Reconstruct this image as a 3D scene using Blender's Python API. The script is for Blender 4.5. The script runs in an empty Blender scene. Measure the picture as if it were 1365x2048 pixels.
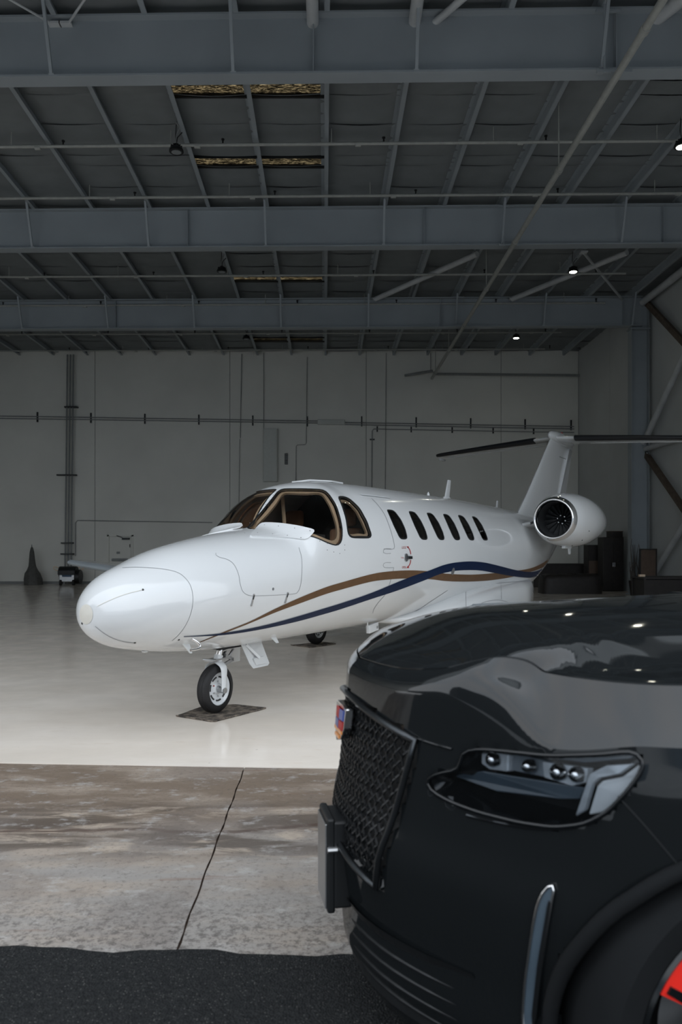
import bpy, bmesh, math, random
from mathutils import Vector, Matrix
from mathutils.bvhtree import BVHTree
from mathutils.geometry import tessellate_polygon
random.seed(7)
S = bpy.context.scene
COL = S.collection
# ------------------------------------------------------------------ camera
F, CX, CY, CH = 1572.0, 682.5, 1095.0, 1.6           # focal length in pixels, principal column, horizon row, eye height
cd = bpy.data.cameras.new('camera'); cam = bpy.data.objects.new('camera', cd); COL.objects.link(cam)
cam.location = (0, 0, CH); cam.rotation_euler = (math.pi/2, 0, 0)
cd.sensor_fit = 'VERTICAL'; cd.sensor_height = 36; cd.lens = F/2048*36
cd.shift_y = (CY-1024)/2048; cd.clip_end = 400; cd.clip_start = .05
cd.dof.use_dof = True; cd.dof.focus_distance = 7.6; cd.dof.aperture_fstop = 3.2
S.camera = cam
# ------------------------------------------------------------------ sky, exposure
w = bpy.data.worlds.new('overcast sky'); S.world = w; w.use_nodes = True
nt = w.node_tree; nt.nodes.clear()
o_ = nt.nodes.new('ShaderNodeOutputWorld'); b_ = nt.nodes.new('ShaderNodeBackground')
tc = nt.nodes.new('ShaderNodeTexCoord'); nz = nt.nodes.new('ShaderNodeTexNoise'); cr = nt.nodes.new('ShaderNodeValToRGB')
nz.inputs['Scale'].default_value = 2.2; nz.inputs['Detail'].default_value = 5
cr.color_ramp.elements[0].position = .35; cr.color_ramp.elements[1].position = .7
cr.color_ramp.elements[0].color = (.74, .83, .93, 1); cr.color_ramp.elements[1].color = (.96, .975, 1, 1)
nt.links.new(tc.outputs['Generated'], nz.inputs['Vector']); nt.links.new(nz.outputs['Fac'], cr.inputs['Fac'])
nt.links.new(cr.outputs['Color'], b_.inputs['Color']); nt.links.new(b_.outputs[0], o_.inputs[0])
b_.inputs['Strength'].default_value = 1.0
S.view_settings.view_transform = 'Standard'; S.view_settings.look = 'None'
S.view_settings.gamma = 1; S.view_settings.use_curve_mapping = False
S.view_settings.exposure = 1.1

# ------------------------------------------------------------------ helpers
def V(*a): return Vector(a)
def at(px, py, Y):      # world point seen at that pixel, at depth Y
    return V((px-CX)/F*Y, Y, CH-(py-CY)/F*Y)
def gp(px, py, h=0):    # world point on the plane z=h
    Y = (CH-h)*F/(py-CY); return at(px, py, Y)
def lerp(a, b, t): return a+(b-a)*t
def sst(a, b, x):
    t = max(0, min(1, (x-a)/(b-a))); return t*t*(3-2*t)
def interp(tab, x):     # smooth monotone-ish interpolation (Catmull) of table [(x,y..)]
    n = len(tab)
    if x <= tab[0][0]: return tab[0][1]
    if x >= tab[-1][0]: return tab[-1][1]
    for i in range(n-1):
        if tab[i][0] <= x <= tab[i+1][0]: break
    x0, y0 = tab[i]; x1, y1 = tab[i+1]; h = x1-x0
    def sl(k):
        if k <= 0: return (tab[1][1]-tab[0][1])/(tab[1][0]-tab[0][0])
        if k >= n-1: return (tab[-1][1]-tab[-2][1])/(tab[-1][0]-tab[-2][0])
        a = (tab[k][1]-tab[k-1][1])/(tab[k][0]-tab[k-1][0]); b = (tab[k+1][1]-tab[k][1])/(tab[k+1][0]-tab[k][0])
        return 0 if a*b <= 0 else 2*a*b/(a+b)
    t = (x-x0)/h; m0, m1 = sl(i)*h, sl(i+1)*h
    return (2*t**3-3*t**2+1)*y0+(t**3-2*t**2+t)*m0+(-2*t**3+3*t**2)*y1+(t**3-t**2)*m1
def lin(tab, x):
    if x <= tab[0][0]: return tab[0][1]
    for (a, b), (c, d) in zip(tab, tab[1:]):
        if x <= c: return lerp(b, d, (x-a)/(c-a))
    return tab[-1][1]
def resample(pts, n, closed=False):
    pts = [Vector(p) for p in pts]
    if closed: pts = pts+[pts[0]]
    L = [0]
    for a, b in zip(pts, pts[1:]): L.append(L[-1]+(b-a).length)
    out = []
    m = n if closed else n-1
    for k in range(n):
        s = L[-1]*k/m; i = 0
        while i < len(L)-2 and L[i+1] < s: i += 1
        t = (s-L[i])/max(1e-9, L[i+1]-L[i]); out.append(pts[i].lerp(pts[i+1], t))
    return out
def catmull(pts, per, closed=False):
    P_ = [Vector(p) for p in pts]; n = len(P_); out = []
    rng = n if closed else n-1
    for i in range(rng):
        if closed: a, b, c, d = P_[i-1], P_[i], P_[(i+1) % n], P_[(i+2) % n]
        else: a, b, c, d = P_[max(0, i-1)], P_[i], P_[i+1], P_[min(n-1, i+2)]
        for k in range(per):
            t = k/per
            out.append(.5*((2*b)+(c-a)*t+(2*a-5*b+4*c-d)*t*t+(-a+3*b-3*c+d)*t**3))
    if not closed: out.append(P_[-1])
    return out

class MB:
    def __init__(s): s.v = []; s.f = []
    def add(s, vs, fs):
        o = len(s.v); s.v += [Vector(v) for v in vs]; s.f += [[i+o for i in f] for f in fs]; return s
    def box(s, lo, hi, M=None):
        x0, y0, z0 = lo; x1, y1, z1 = hi
        vs = [V(x0,y0,z0),V(x1,y0,z0),V(x1,y1,z0),V(x0,y1,z0),V(x0,y0,z1),V(x1,y0,z1),V(x1,y1,z1),V(x0,y1,z1)]
        if M: vs = [M@v for v in vs]
        return s.add(vs, [(0,3,2,1),(4,5,6,7),(0,1,5,4),(1,2,6,5),(2,3,7,6),(3,0,4,7)])
    def bar(s, p, q, w, d, up=V(0,0,1)):      # rectangular bar p->q, w across, d along 'up'
        p, q = Vector(p), Vector(q); a = (q-p).normalized()
        x = a.cross(up)
        if x.length < 1e-4: x = a.cross(V(0,1,0))
        x.normalize(); y = x.cross(a)
        vs = []
        for c in (p, q):
            for i, j in ((-1,-1),(1,-1),(1,1),(-1,1)): vs.append(c+x*(i*w/2)+y*(j*d/2))
        return s.add(vs, [(0,1,2,3),(7,6,5,4),(0,4,5,1),(1,5,6,2),(2,6,7,3),(3,7,4,0)])
    def loft(s, rings, cap=True, closed=True):
        o = len(s.v); n = len(rings[0])
        for r in rings: s.v += [Vector(p) for p in r]
        for k in range(len(rings)-1):
            for i in range(n if closed else n-1):
                j = (i+1) % n
                s.f.append([o+k*n+i, o+k*n+j, o+(k+1)*n+j, o+(k+1)*n+i])
        if cap:
            s.f.append([o+i for i in range(n)][::-1]); s.f.append([o+(len(rings)-1)*n+i for i in range(n)])
        return s
    def tube(s, pts, r, n=10, cap=True):
        pts = [Vector(p) for p in pts]; rs = r if isinstance(r, (list, tuple)) else [r]*len(pts)
        rings = []; pn = None
        for i, p in enumerate(pts):
            a = (pts[min(i+1, len(pts)-1)]-pts[max(i-1, 0)]).normalized()
            if pn is None:
                pn = a.orthogonal().normalized()
            pn = (pn-a*pn.dot(a)).normalized(); b = a.cross(pn)
            rings.append([p+(pn*math.cos(2*math.pi*k/n)+b*math.sin(2*math.pi*k/n))*rs[i] for k in range(n)])
        return s.loft(rings, cap)
    def lathe(s, prof, M=Matrix(), n=32, cap=False):   # prof [(axial, radius)], axis local x
        rings = [[M@V(a, r*math.cos(2*math.pi*k/n), r*math.sin(2*math.pi*k/n)) for k in range(n)] for a, r in prof]
        return s.loft(rings, cap)
    def prism(s, poly, off):                            # planar-ish polygon extruded by off
        poly = [Vector(p) for p in poly]; n = len(poly); o = len(s.v)
        s.v += poly+[p+off for p in poly]
        for t in tessellate_polygon([poly]):
            s.f.append([o+i for i in t]); s.f.append([o+n+i for i in reversed(t)])
        for i in range(n): j = (i+1) % n; s.f.append([o+i, o+j, o+n+j, o+n+i])
        return s
    def mesh(s, name):
        m = bpy.data.meshes.new(name); m.from_pydata([tuple(v) for v in s.v], [], s.f)
        b = bmesh.new(); b.from_mesh(m); bmesh.ops.recalc_face_normals(b, faces=b.faces); b.to_mesh(m); b.free()
        return m
    def build(s, name, mat, parent=None, smooth=None, bevel=0, label=None):
        m = s.mesh(name); o = bpy.data.objects.new(name, m); COL.objects.link(o)
        if mat: m.materials.append(mat)
        if parent: o.parent = parent
        if smooth is not None: shade(m, smooth)
        if bevel:
            md = o.modifiers.new('bevel', 'BEVEL'); md.width = bevel; md.segments = 2; md.limit_method = 'ANGLE'
        if label: o['label'] = label
        return o
def shade(m, ang=40):
    for p in m.polygons: p.use_smooth = True
    m.set_sharp_from_angle(angle=math.radians(ang))
def tag(o, label=None, cat=None, group=None, kind=None):
    if label: o['label'] = label
    if cat: o['category'] = cat
    if group: o['group'] = group
    if kind: o['kind'] = kind
    return o
def empty(name, loc=(0,0,0), rz=0):
    e = bpy.data.objects.new(name, None); e.location = loc; e.rotation_euler = (0,0,rz); e.empty_display_size = .2
    COL.objects.link(e); return e
def thing(name, label, cat, loc=(0,0,0), rz=0, group=None): return tag(empty(name, loc, rz), label, cat, group)
def copy_tree(o, parent=None):
    c = o.copy(); COL.objects.link(c); c.parent = parent
    for ch in [x for x in COL.objects if x.parent is o]: copy_tree(ch, c)
    return c
def mat(name, col, rough=.5, metal=0, coat=0, var=.08, vs=8, bump=0, bs=60, spec=.5, trans=0, emis=None, es=0, alpha=None):
    m = bpy.data.materials.new(name); m.use_nodes = True; n = m.node_tree; p = n.nodes['Principled BSDF']
    p.inputs['Roughness'].default_value = rough; p.inputs['Metallic'].default_value = metal
    p.inputs['Coat Weight'].default_value = coat; p.inputs['Coat Roughness'].default_value = .03
    p.inputs['Specular IOR Level'].default_value = spec; p.inputs['Transmission Weight'].default_value = trans
    p.inputs['Base Color'].default_value = (*col, 1)
    t = n.nodes.new('ShaderNodeTexCoord')
    if var:
        z = n.nodes.new('ShaderNodeTexNoise'); z.inputs['Scale'].default_value = vs; z.inputs['Detail'].default_value = 4
        n.links.new(t.outputs['Object'], z.inputs['Vector'])
        r = n.nodes.new('ShaderNodeValToRGB')
        r.color_ramp.elements[0].position = .3; r.color_ramp.elements[1].position = .7
        r.color_ramp.elements[0].color = (*[c*(1-var) for c in col], 1); r.color_ramp.elements[1].color = (*[min(1, c*(1+var)) for c in col], 1)
        n.links.new(z.outputs['Fac'], r.inputs['Fac']); n.links.new(r.outputs['Color'], p.inputs['Base Color'])
    if bump:
        z2 = n.nodes.new('ShaderNodeTexNoise'); z2.inputs['Scale'].default_value = bs; z2.inputs['Detail'].default_value = 3
        n.links.new(t.outputs['Object'], z2.inputs['Vector'])
        b = n.nodes.new('ShaderNodeBump'); b.inputs['Strength'].default_value = bump; b.inputs['Distance'].default_value = .01
        n.links.new(z2.outputs['Fac'], b.inputs['Height']); n.links.new(b.outputs[0], p.inputs['Normal'])
    if emis: p.inputs['Emission Color'].default_value = (*emis, 1); p.inputs['Emission Strength'].default_value = es
    return m
def glass(name, tint, dirt=.0):     # tinted sheet: transparent tint + fresnel gloss
    m = bpy.data.materials.new(name); m.use_nodes = True; n = m.node_tree; n.nodes.clear()
    o = n.nodes.new('ShaderNodeOutputMaterial'); t = n.nodes.new('ShaderNodeBsdfTransparent'); g = n.nodes.new('ShaderNodeBsdfGlossy')
    f = n.nodes.new('ShaderNodeFresnel'); x = n.nodes.new('ShaderNodeMixShader'); f.inputs['IOR'].default_value = 1.5
    t.inputs['Color'].default_value = (*tint, 1); g.inputs['Roughness'].default_value = .03
    n.links.new(f.outputs[0], x.inputs[0]); n.links.new(t.outputs[0], x.inputs[1]); n.links.new(g.outputs[0], x.inputs[2])
    n.links.new(x.outputs[0], o.inputs[0]); return m

M = dict(
 steel=mat('grey painted steel', (.30,.335,.36), .55, var=.06, vs=1.5),
 beam=mat('girder paint', (.30,.335,.36), .5, var=.07, vs=.8),
 insul=mat('roof insulation blanket', (.19,.207,.217), .8, var=.07, vs=2, bump=.2, bs=4),
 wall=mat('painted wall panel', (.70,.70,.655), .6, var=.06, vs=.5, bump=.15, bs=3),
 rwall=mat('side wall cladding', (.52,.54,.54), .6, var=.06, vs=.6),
 pipe=mat('grey pipe', (.34,.35,.33), .55, var=.08),
 conduit=mat('galvanised conduit', (.23,.24,.24), .5, var=.1),
 brown=mat('rusty primer brace', (.10,.075,.055), .7, var=.3, vs=6),
 brace=mat('painted tube brace', (.48,.50,.51), .5, var=.1, vs=3),
 black=mat('black plastic', (.006,.007,.008), .45, var=.2),
 dark=mat('dark furniture', (.018,.015,.014), .55, var=.3),
 board=mat('brown panel', (.11,.075,.055), .7, var=.15),
 white=mat('jet white paint', (.69,.71,.72), .13, coat=.4, var=.015, vs=1.2),
 cream=mat('nose radome cap', (.66,.64,.58), .45, var=.03),
 blue=mat('navy stripe paint', (.002,.012,.046), .4, spec=.12, var=.05),
 gold=mat('bronze stripe paint', (.13,.072,.036), .45, spec=.15, var=.08),
 line=mat('panel gap', (.25,.26,.27), .6, var=0),
 rivet=mat('screw heads', (.22,.23,.24), .5, metal=.5, var=0),
 seal=mat('black window seal', (.008,.009,.010), .4, var=0),
 tan=mat('tan cockpit trim', (.80,.62,.45), .55, var=.06),
 leather=mat('tan seat leather', (.40,.22,.13), .5, var=.1),
 cockpit=mat('cockpit black', (.010,.010,.012), .6, var=.2),
 chrome=mat('polished metal', (.80,.80,.80), .10, metal=1, var=.02),
 alu=mat('brushed metal', (.45,.46,.47), .35, metal=1, var=.05),
 rubber=mat('tyre rubber', (.013,.013,.014), .6, var=.15, bump=.15, bs=80),
 boot=mat('black de-ice boot', (.010,.012,.015), .45, var=.1),
 red=mat('red paint', (.35,.02,.02), .4, var=.05),
 oppo=mat('distant pale cladding', (.20,.26,.32), .8, var=.2, vs=.3),
 olw=mat('added dark backdrop', (.05,.055,.06), .8, var=.2, vs=.3),
 tyreb=mat('matt black tyre', (.008,.009,.010), .9, spec=.15, var=.1),
 caliper=mat('red brake caliper', (.80,.025,.015), .3, coat=.5, var=.03),
 ink=mat('dark lettering', (.03,.03,.03), .5, var=0),
 car=mat('black car paint', (.0080,.0095,.0105), .05, spec=.5, var=.03, vs=3),
 gloss=mat('gloss black trim', (.004,.005,.006), .15, var=.05),
 satin=mat('dark satin chrome', (.06,.065,.07), .28, metal=.9, var=.05),
 lampw=mat('white light guide', (.75,.78,.80), .25, coat=.6, var=.03),
 cab=mat('white cabinet', (.52,.54,.51), .5, var=.04),
 paper=mat('pale paper', (.55,.55,.52), .8, var=.05),
 bluec=mat('blue case', (.03,.07,.13), .5, var=.1),
 stick=mat('dry branches', (.10,.09,.08), .8, var=.3),
 cover=mat('grey fabric cover', (.09,.09,.085), .8, var=.2, bump=.5, bs=8),
 yellow=mat('yellow enamel', (.75,.28,.06), .3, coat=.5, var=.05),
 eblue=mat('blue enamel', (.05,.08,.30), .3, coat=.5, var=.05),
)
G_cabin = glass('smoked cabin glass', (.10,.095,.085))
G_wind = glass('windshield glass', (.72,.70,.66))
G_car = glass('car glass', (.05,.055,.06))
G_lens = glass('clear lamp lens', (.80,.83,.86))
M['lit'] = mat('lit lamp lens', (1,1,.9), .5, var=0, emis=(1,.98,.82), es=28)
M['unlit'] = mat('unlit lamp lens', (.22,.24,.25), .3, var=0)

# ------------------------------------------------------------------ ground materials
def node_mat(name):
    m = bpy.data.materials.new(name); m.use_nodes = True; n = m.node_tree
    return m, n, n.nodes['Principled BSDF'], n.nodes.new('ShaderNodeNewGeometry').outputs['Position']
def N(n, typ, **kw):
    x = n.nodes.new(typ)
    for k, v in kw.items():
        if k in x.inputs: x.inputs[k].default_value = v
        else: setattr(x, k, v)
    return x
def noise(n, pos, scale, stretch=(1,1,1), detail=4, rough=.5, dist=0):
    mp = N(n, 'ShaderNodeMapping'); mp.inputs['Scale'].default_value = stretch; n.links.new(pos, mp.inputs['Vector'])
    z = N(n, 'ShaderNodeTexNoise', Scale=scale, Detail=detail, Roughness=rough, Distortion=dist)
    n.links.new(mp.outputs[0], z.inputs['Vector']); return z.outputs['Fac']
def rng(n, val, a, b, lo=0, hi=1):
    r = N(n, 'ShaderNodeMapRange'); r.interpolation_type = 'SMOOTHSTEP'
    n.links.new(val, r.inputs['Value'])
    for k, x in (('From Min', a), ('From Max', b), ('To Min', lo), ('To Max', hi)): r.inputs[k].default_value = x
    return r.outputs[0]
def mixc(n, fac, a, b):
    x = N(n, 'ShaderNodeMix', data_type='RGBA')
    for sock, val in ((x.inputs[0], fac), (x.inputs[6], a), (x.inputs[7], b)):
        if isinstance(val, (tuple, float, int)): sock.default_value = (*val, 1) if isinstance(val, tuple) else val
        else: n.links.new(val, sock)
    return x.outputs[2]
def mth(n, op, a, b=None):
    x = N(n, 'ShaderNodeMath', operation=op)
    for i, val in enumerate((a, b)):
        if val is None: continue
        if isinstance(val, (float, int)): x.inputs[i].default_value = val
        else: n.links.new(val, x.inputs[i])
    return x.outputs[0]
def sepxyz(n, pos):
    s = N(n, 'ShaderNodeSeparateXYZ'); n.links.new(pos, s.inputs[0]); return s.outputs

m, n, p, pos = node_mat('coated hangar floor'); M['floor'] = m
c = mixc(n, rng(n, noise(n, pos, 1.2, (.5,1,1), 6, .6), .35, .7), (.80,.725,.64), (.88,.81,.73))
c = mixc(n, rng(n, noise(n, pos, 5, (.35,1.6,1), 6, .7), .60, .78, 0, .45), c, (.60,.44,.31))
c = mixc(n, rng(n, noise(n, pos, 16, (1,1,1), 3, .6), .70, .78, 0, .6), c, (.30,.25,.21))
n.links.new(c, p.inputs['Base Color'])
n.links.new(rng(n, noise(n, pos, 3, (1,1,1), 4), .3, .7, .10, .22), p.inputs['Roughness'])
p.inputs['Specular IOR Level'].default_value = .3
bp = N(n, 'ShaderNodeBump', Strength=.06, Distance=.02); n.links.new(noise(n, pos, 4, (1,1,1), 3), bp.inputs['Height']); n.links.new(bp.outputs[0], p.inputs['Normal'])

m, n, p, pos = node_mat('weathered concrete'); M['conc'] = m
X_, Y_, Z_ = sepxyz(n, pos)
yn = mth(n, 'ADD', Y_, mth(n, 'MULTIPLY', mth(n, 'SUBTRACT', noise(n, pos, 1.3, (.6,1,1), 5, .6), .5), 1.2))
c = mixc(n, rng(n, yn, 3.9, 4.8), (.30,.28,.26), (.175,.132,.097))
c = mixc(n, rng(n, noise(n, pos, 2.2, (.45,1.5,1), 7, .65), .42, .68, 0, .8), c, (.36,.30,.245))
band = mth(n, 'MULTIPLY', rng(n, Y_, 3.95, 4.25), rng(n, Y_, 5.1, 4.7))
c = mixc(n, mth(n, 'MULTIPLY', band, rng(n, noise(n, pos, 1.7, (.5,2.2,1), 5, .6, .6), .42, .54, 0, .8)), c, (.075,.056,.043))
ln = mth(n, 'ABSOLUTE', mth(n, 'SUBTRACT', mth(n, 'ADD', Y_, mth(n, 'MULTIPLY', noise(n, pos, 1.1, (1,.1,1), 3), .5)), 4.75))
c = mixc(n, rng(n, ln, .035, .01, 0, .7), c, (.06,.03,.02))
c = mixc(n, mth(n, 'MULTIPLY', band, rng(n, noise(n, pos, 2.6, (.6,2.0,1), 6, .65, 1.0), .54, .66, 0, .7)), c, (.48,.40,.32))
c = mixc(n, rng(n, noise(n, pos, .9, (1,1,1), 5, .6, .8), .50, .62, 0, .45), c, (.17,.145,.13))
c = mixc(n, rng(n, noise(n, pos, 34, (1,1,1), 7, .8), .52, .64, 0, .5), c, (.085,.07,.06))
c = mixc(n, rng(n, noise(n, pos, 6, (.8,1.3,1), 8, .75), .53, .66, 0, .6), c, (.42,.405,.385))
near = rng(n, Y_, 3.9, 3.2)
c = mixc(n, mth(n, 'MULTIPLY', near, rng(n, noise(n, pos, 30, (1,1,1), 6, .8), .47, .60, 0, .65)), c, (.06,.052,.048))
c = mixc(n, rng(n, noise(n, pos, 3.3, (.3,2.5,1), 4, .6), .64, .72, 0, .4), c, (.19,.10,.06))
n.links.new(c, p.inputs['Base Color']); p.inputs['Roughness'].default_value = .75
bp = N(n, 'ShaderNodeBump', Strength=.35, Distance=.006); n.links.new(noise(n, pos, 60, (1,1,1), 5, .7), bp.inputs['Height']); n.links.new(bp.outputs[0], p.inputs['Normal'])

m, n, p, pos = node_mat('asphalt'); M['asph'] = m
vr = N(n, 'ShaderNodeTexVoronoi', Scale=110.); n.links.new(pos, vr.inputs['Vector'])
c = mixc(n, rng(n, noise(n, pos, 70, (1,1,1), 4, .7), .35, .7), (.007,.008,.009), (.022,.0235,.024))
sp = N(n, 'ShaderNodeSeparateColor'); n.links.new(vr.outputs['Color'], sp.inputs[0])
c = mixc(n, mth(n, 'MULTIPLY', rng(n, vr.outputs['Distance'], .5, .2), rng(n, sp.outputs[0], .78, .95, 0, .8)), c, (.10,.10,.095))
n.links.new(c, p.inputs['Base Color']); p.inputs['Roughness'].default_value = .9; p.inputs['Specular IOR Level'].default_value = .25
bp = N(n, 'ShaderNodeBump', Strength=.8, Distance=.008); n.links.new(vr.outputs['Distance'], bp.inputs['Height']); n.links.new(bp.outputs[0], p.inputs['Normal'])

m, n, p, pos = node_mat('oily rubber mat'); M['mat'] = m
c = mixc(n, rng(n, noise(n, pos, 9, (1,1,1), 5, .7), .4, .62), (.05,.042,.036), (.24,.20,.16))
n.links.new(c, p.inputs['Base Color']); p.inputs['Roughness'].default_value = .9
bp = N(n, 'ShaderNodeBump', Strength=.6, Distance=.01); n.links.new(noise(n, pos, 120, (1,1,1), 2), bp.inputs['Height']); n.links.new(bp.outputs[0], p.inputs['Normal'])

# ------------------------------------------------------------------ setting: ground
K = -.045                                        # floor edges come nearer towards the right
def st(name, mb, mt, parent=None, **k):
    o = mb.build(name, mt, parent, **k)
    if not parent: o['kind'] = 'structure'
    return o
XL, XR, YB = -20.0, 10.42, 34.45
def xr(Y): return XR+(YB-Y)*.0204                # right wall follows the building's depth direction
ef = lambda X: 5.70+K*X*1.3                      # front edge of the coated floor
ea = lambda X: 3.08+K*X                          # front edge of the concrete
fl = MB()
xs = [XL-.5+i*1.0 for i in range(33)]
fl.add([V(x, ef(x), 0) for x in xs]+[V(x, YB+.3, 0) for x in xs]+[V(x, ef(x), -.2) for x in xs]+[V(x, YB+.3, -.2) for x in xs],
       [(i, i+1, 34+i, 33+i) for i in range(32)]+[(66+i, 66+i+1, i+1, i) for i in range(32)]+[(66,99,131-0,98)] )
fl.f.pop(); st('floor', fl, M['floor'])
apron = empty('floor_apron'); apron['kind'] = 'structure'
jx = lambda Y: lerp(-.655, -.704, (Y-3.086)/2.6)
def wav(x): return .012*math.sin(x*9)+.008*math.sin(x*23+1)+.006*math.sin(x*51)
def slab(x0, x1, j0, j1):
    n_ = max(2, int((x1-x0)/.08)); a = []; b = []
    for i in range(n_+1):
        x = lerp(x0, x1, i/n_)
        xa = lerp(x0 if not j0 else jx(3.08)+.005, x1 if not j1 else jx(3.08)-.004, i/n_)
        xb = lerp(x0 if not j0 else jx(5.7)+.005, x1 if not j1 else jx(5.7)-.004, i/n_)
        a.append(V(xa, ea(xa)+wav(xa), -.006)); b.append(V(xb, ef(xb)-.004, -.006))
    nj = 30
    mb = MB(); rows = []
    for k in range(nj+1):
        row = []
        for i, (p_, q_) in enumerate(zip(a, b)):
            t = k/nj; pt = p_.lerp(q_, t)
            if (i == 0 and j0) or (i == n_ and j1): pt.x += .003*math.sin(t*37)+.002*math.sin(t*90+1)*(1 if i else -1)
            row.append(pt)
        rows.append(row)
    for r in rows: mb.v += r
    w_ = n_+1
    for k in range(nj):
        for i in range(n_): mb.f.append([k*w_+i, k*w_+i+1, (k+1)*w_+i+1, (k+1)*w_+i])
    return mb
for x0, x1, j0, j1 in ((-6.7, -.68, 0, 1), (-.68, 5.3, 1, 0), (-12.72, -6.716, 0, 0), (5.316, 11.3, 0, 0)):
    slab(x0, x1, j0, j1).build('concrete_slab', M['conc'], apron)
MB().box((-13, 2.5, -.25), (12, 6.2, -.03)).build('joint_filler', M['board'], apron)
# asphalt with an uneven edge that meets the concrete
mb = MB(); xs = [-14+i*.1 for i in range(270)]
for x in xs: mb.v += [V(x, -14, -.012), V(x, 2.2, -.012), V(x, ea(x)+wav(x)+.012+.006*math.sin(x*70), -.002)]
for i in range(len(xs)-1):
    mb.f += [[3*i, 3*i+3, 3*i+4, 3*i+1], [3*i+1, 3*i+4, 3*i+5, 3*i+2]]
for a, b, c_, d in ((-80,-14,-80,3.2), (12.9,80,-80,3.2), (-14,12.9,-80,-14)):
    mb.add([V(a, c_, -.02), V(b, c_, -.02), V(b, d, -.02), V(a, d, -.02)], [(0,1,2,3)])
mb.add([V(-80,3.2,-.02),V(-20.5,3.2,-.02),V(-20.5,40,-.02),V(-80,40,-.02)],[(0,1,2,3)])
mb.add([V(12,3.2,-.02),V(80,3.2,-.02),V(80,40,-.02),V(12,40,-.02)],[(0,1,2,3)])
st('floor_asphalt', mb, M['asph'])
far_ap = MB().add([V(-78,-60,-.004), V(78,-60,-.004), V(78,-3.2,-.004), V(-78,-3.2,-.004)], [(0,1,2,3)])
st('floor_bounce', far_ap, mat('pale bounce apron', (.42,.44,.45), .85, var=.12, vs=.6))  # unseen ground behind the camera, made pale to bounce light into the hangar

# ------------------------------------------------------------------ setting: walls
dk = lambda Y: 10.53-.0130*(Y-12.9)              # underside of the roof deck
wb = empty('wall_back'); wb['kind'] = 'structure'
def panel_edges():
    e = [XL]; 
    for px in (-350, -81, 190, 460, 733, 1003): e.append((px-CX)/F*YB)
    return e+[xr(YB)]
es_ = panel_edges()
for a, b in zip(es_, es_[1:]):
    MB().box((a+.010, YB, 0), (b-.010, YB+.22, 10.45)).build('wall_panel', M['wall'], wb, bevel=.012)
MB().box((XL, YB+.03, 0), (11.6, YB+.3, 10.9)).build('backing', M['conduit'], wb)
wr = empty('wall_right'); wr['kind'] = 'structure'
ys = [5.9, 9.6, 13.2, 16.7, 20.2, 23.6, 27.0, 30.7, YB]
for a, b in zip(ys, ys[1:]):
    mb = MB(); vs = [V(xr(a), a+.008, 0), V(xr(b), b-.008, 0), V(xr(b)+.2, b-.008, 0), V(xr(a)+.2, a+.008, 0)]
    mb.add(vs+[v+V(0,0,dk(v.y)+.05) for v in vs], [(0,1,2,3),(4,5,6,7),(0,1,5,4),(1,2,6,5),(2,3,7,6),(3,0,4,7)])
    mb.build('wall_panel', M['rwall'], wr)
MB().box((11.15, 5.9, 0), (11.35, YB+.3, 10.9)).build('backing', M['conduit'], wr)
st('wall_left', MB().box((XL-.3, 5.9, 0), (XL, YB+.3, 10.9)), M['wall'])
st('wall_front', MB().box((XL, 5.95, 7.6), (11.2, 6.2, 10.9)), M['rwall'])
bb = MB().box((XL, YB-.02, 0), (xr(YB), YB, .12)); st('baseboard_back', bb, M['conduit'])

# ------------------------------------------------------------------ roof: deck, insulation, purlins
ceil = empty('ceiling'); ceil['kind'] = 'structure'
SP = 1.49
def pxX(k, Y): return (650-CX)/F*Y + k*SP        # purlin k, runs to the vanishing point in depth
sky_rows = [(14.95, 15.42), (17.75, 18.2), (25.25, 25.75), (32.3, 32.9)]
rows = []; yy = 5.8
bnd = [5.8]
marks = sorted([a for r in sky_rows for a in r])
while bnd[-1] < YB-.4:
    nxt = bnd[-1]+1.05
    m_ = [q for q in marks if bnd[-1]+.02 < q <= nxt+.3]
    bnd.append(m_[0] if m_ else nxt)
bnd[-1] = YB+.1
kmin, kmax = -13, 8
def is_hole(k, a, b): return k in (-2, -1) and any(abs(a-r[0]) < .01 for r in sky_rows)
far = MB(); cnt = 0
cells = []
for a, b in zip(bnd, bnd[1:]):
    for k in range(kmin, kmax):
        if not is_hole(k, a, b): cells.append((k, a, b))
cells.sort(key=lambda c_: -1/((c_[1]+c_[2])/2)+(.5 if c_[1] < 11 or abs(pxX(c_[0]+.5, c_[1]))/c_[1] > .47 else 0))
def blanket(mb, k, a, b, seed):
    r_ = random.Random(seed); nx, ny = 6, 5; vs = []
    ph = r_.uniform(0, 6); sag = r_.uniform(.02, .045)
    for j in range(ny+1):
        Y = lerp(a, b, j/ny)
        for i in range(nx+1):
            t = i/nx; x = lerp(pxX(k, Y), pxX(k+1, Y), t)
            s_ = math.sin(math.pi*t)*sag*(.45+.55*math.sin(math.pi*j/ny))+.012*math.sin(ph+3*j+2*t)
            lip = .02*math.sin(math.pi*t) if j in (0,) else 0
            vs.append(V(x, Y+(-.05 if j == 0 else 0), dk(Y)-.02-s_-lip))
    o = len(mb.v); mb.v += vs
    for j in range(ny):
        for i in range(nx): mb.f.append([o+j*(nx+1)+i, o+j*(nx+1)+i+1, o+(j+1)*(nx+1)+i+1, o+(j+1)*(nx+1)+i])
for q, (k, a, b) in enumerate(cells):
    if q < 290:
        mb = MB(); blanket(mb, k, a, b, q); mb.build('insulation_panel', M['insul'], ceil, smooth=60)
    else: blanket(far, k, a, b, q)
o = far.build('insulation_field', M['insul'], ceil, smooth=60); o['kind'] = 'stuff'
dm = MB()
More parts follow.
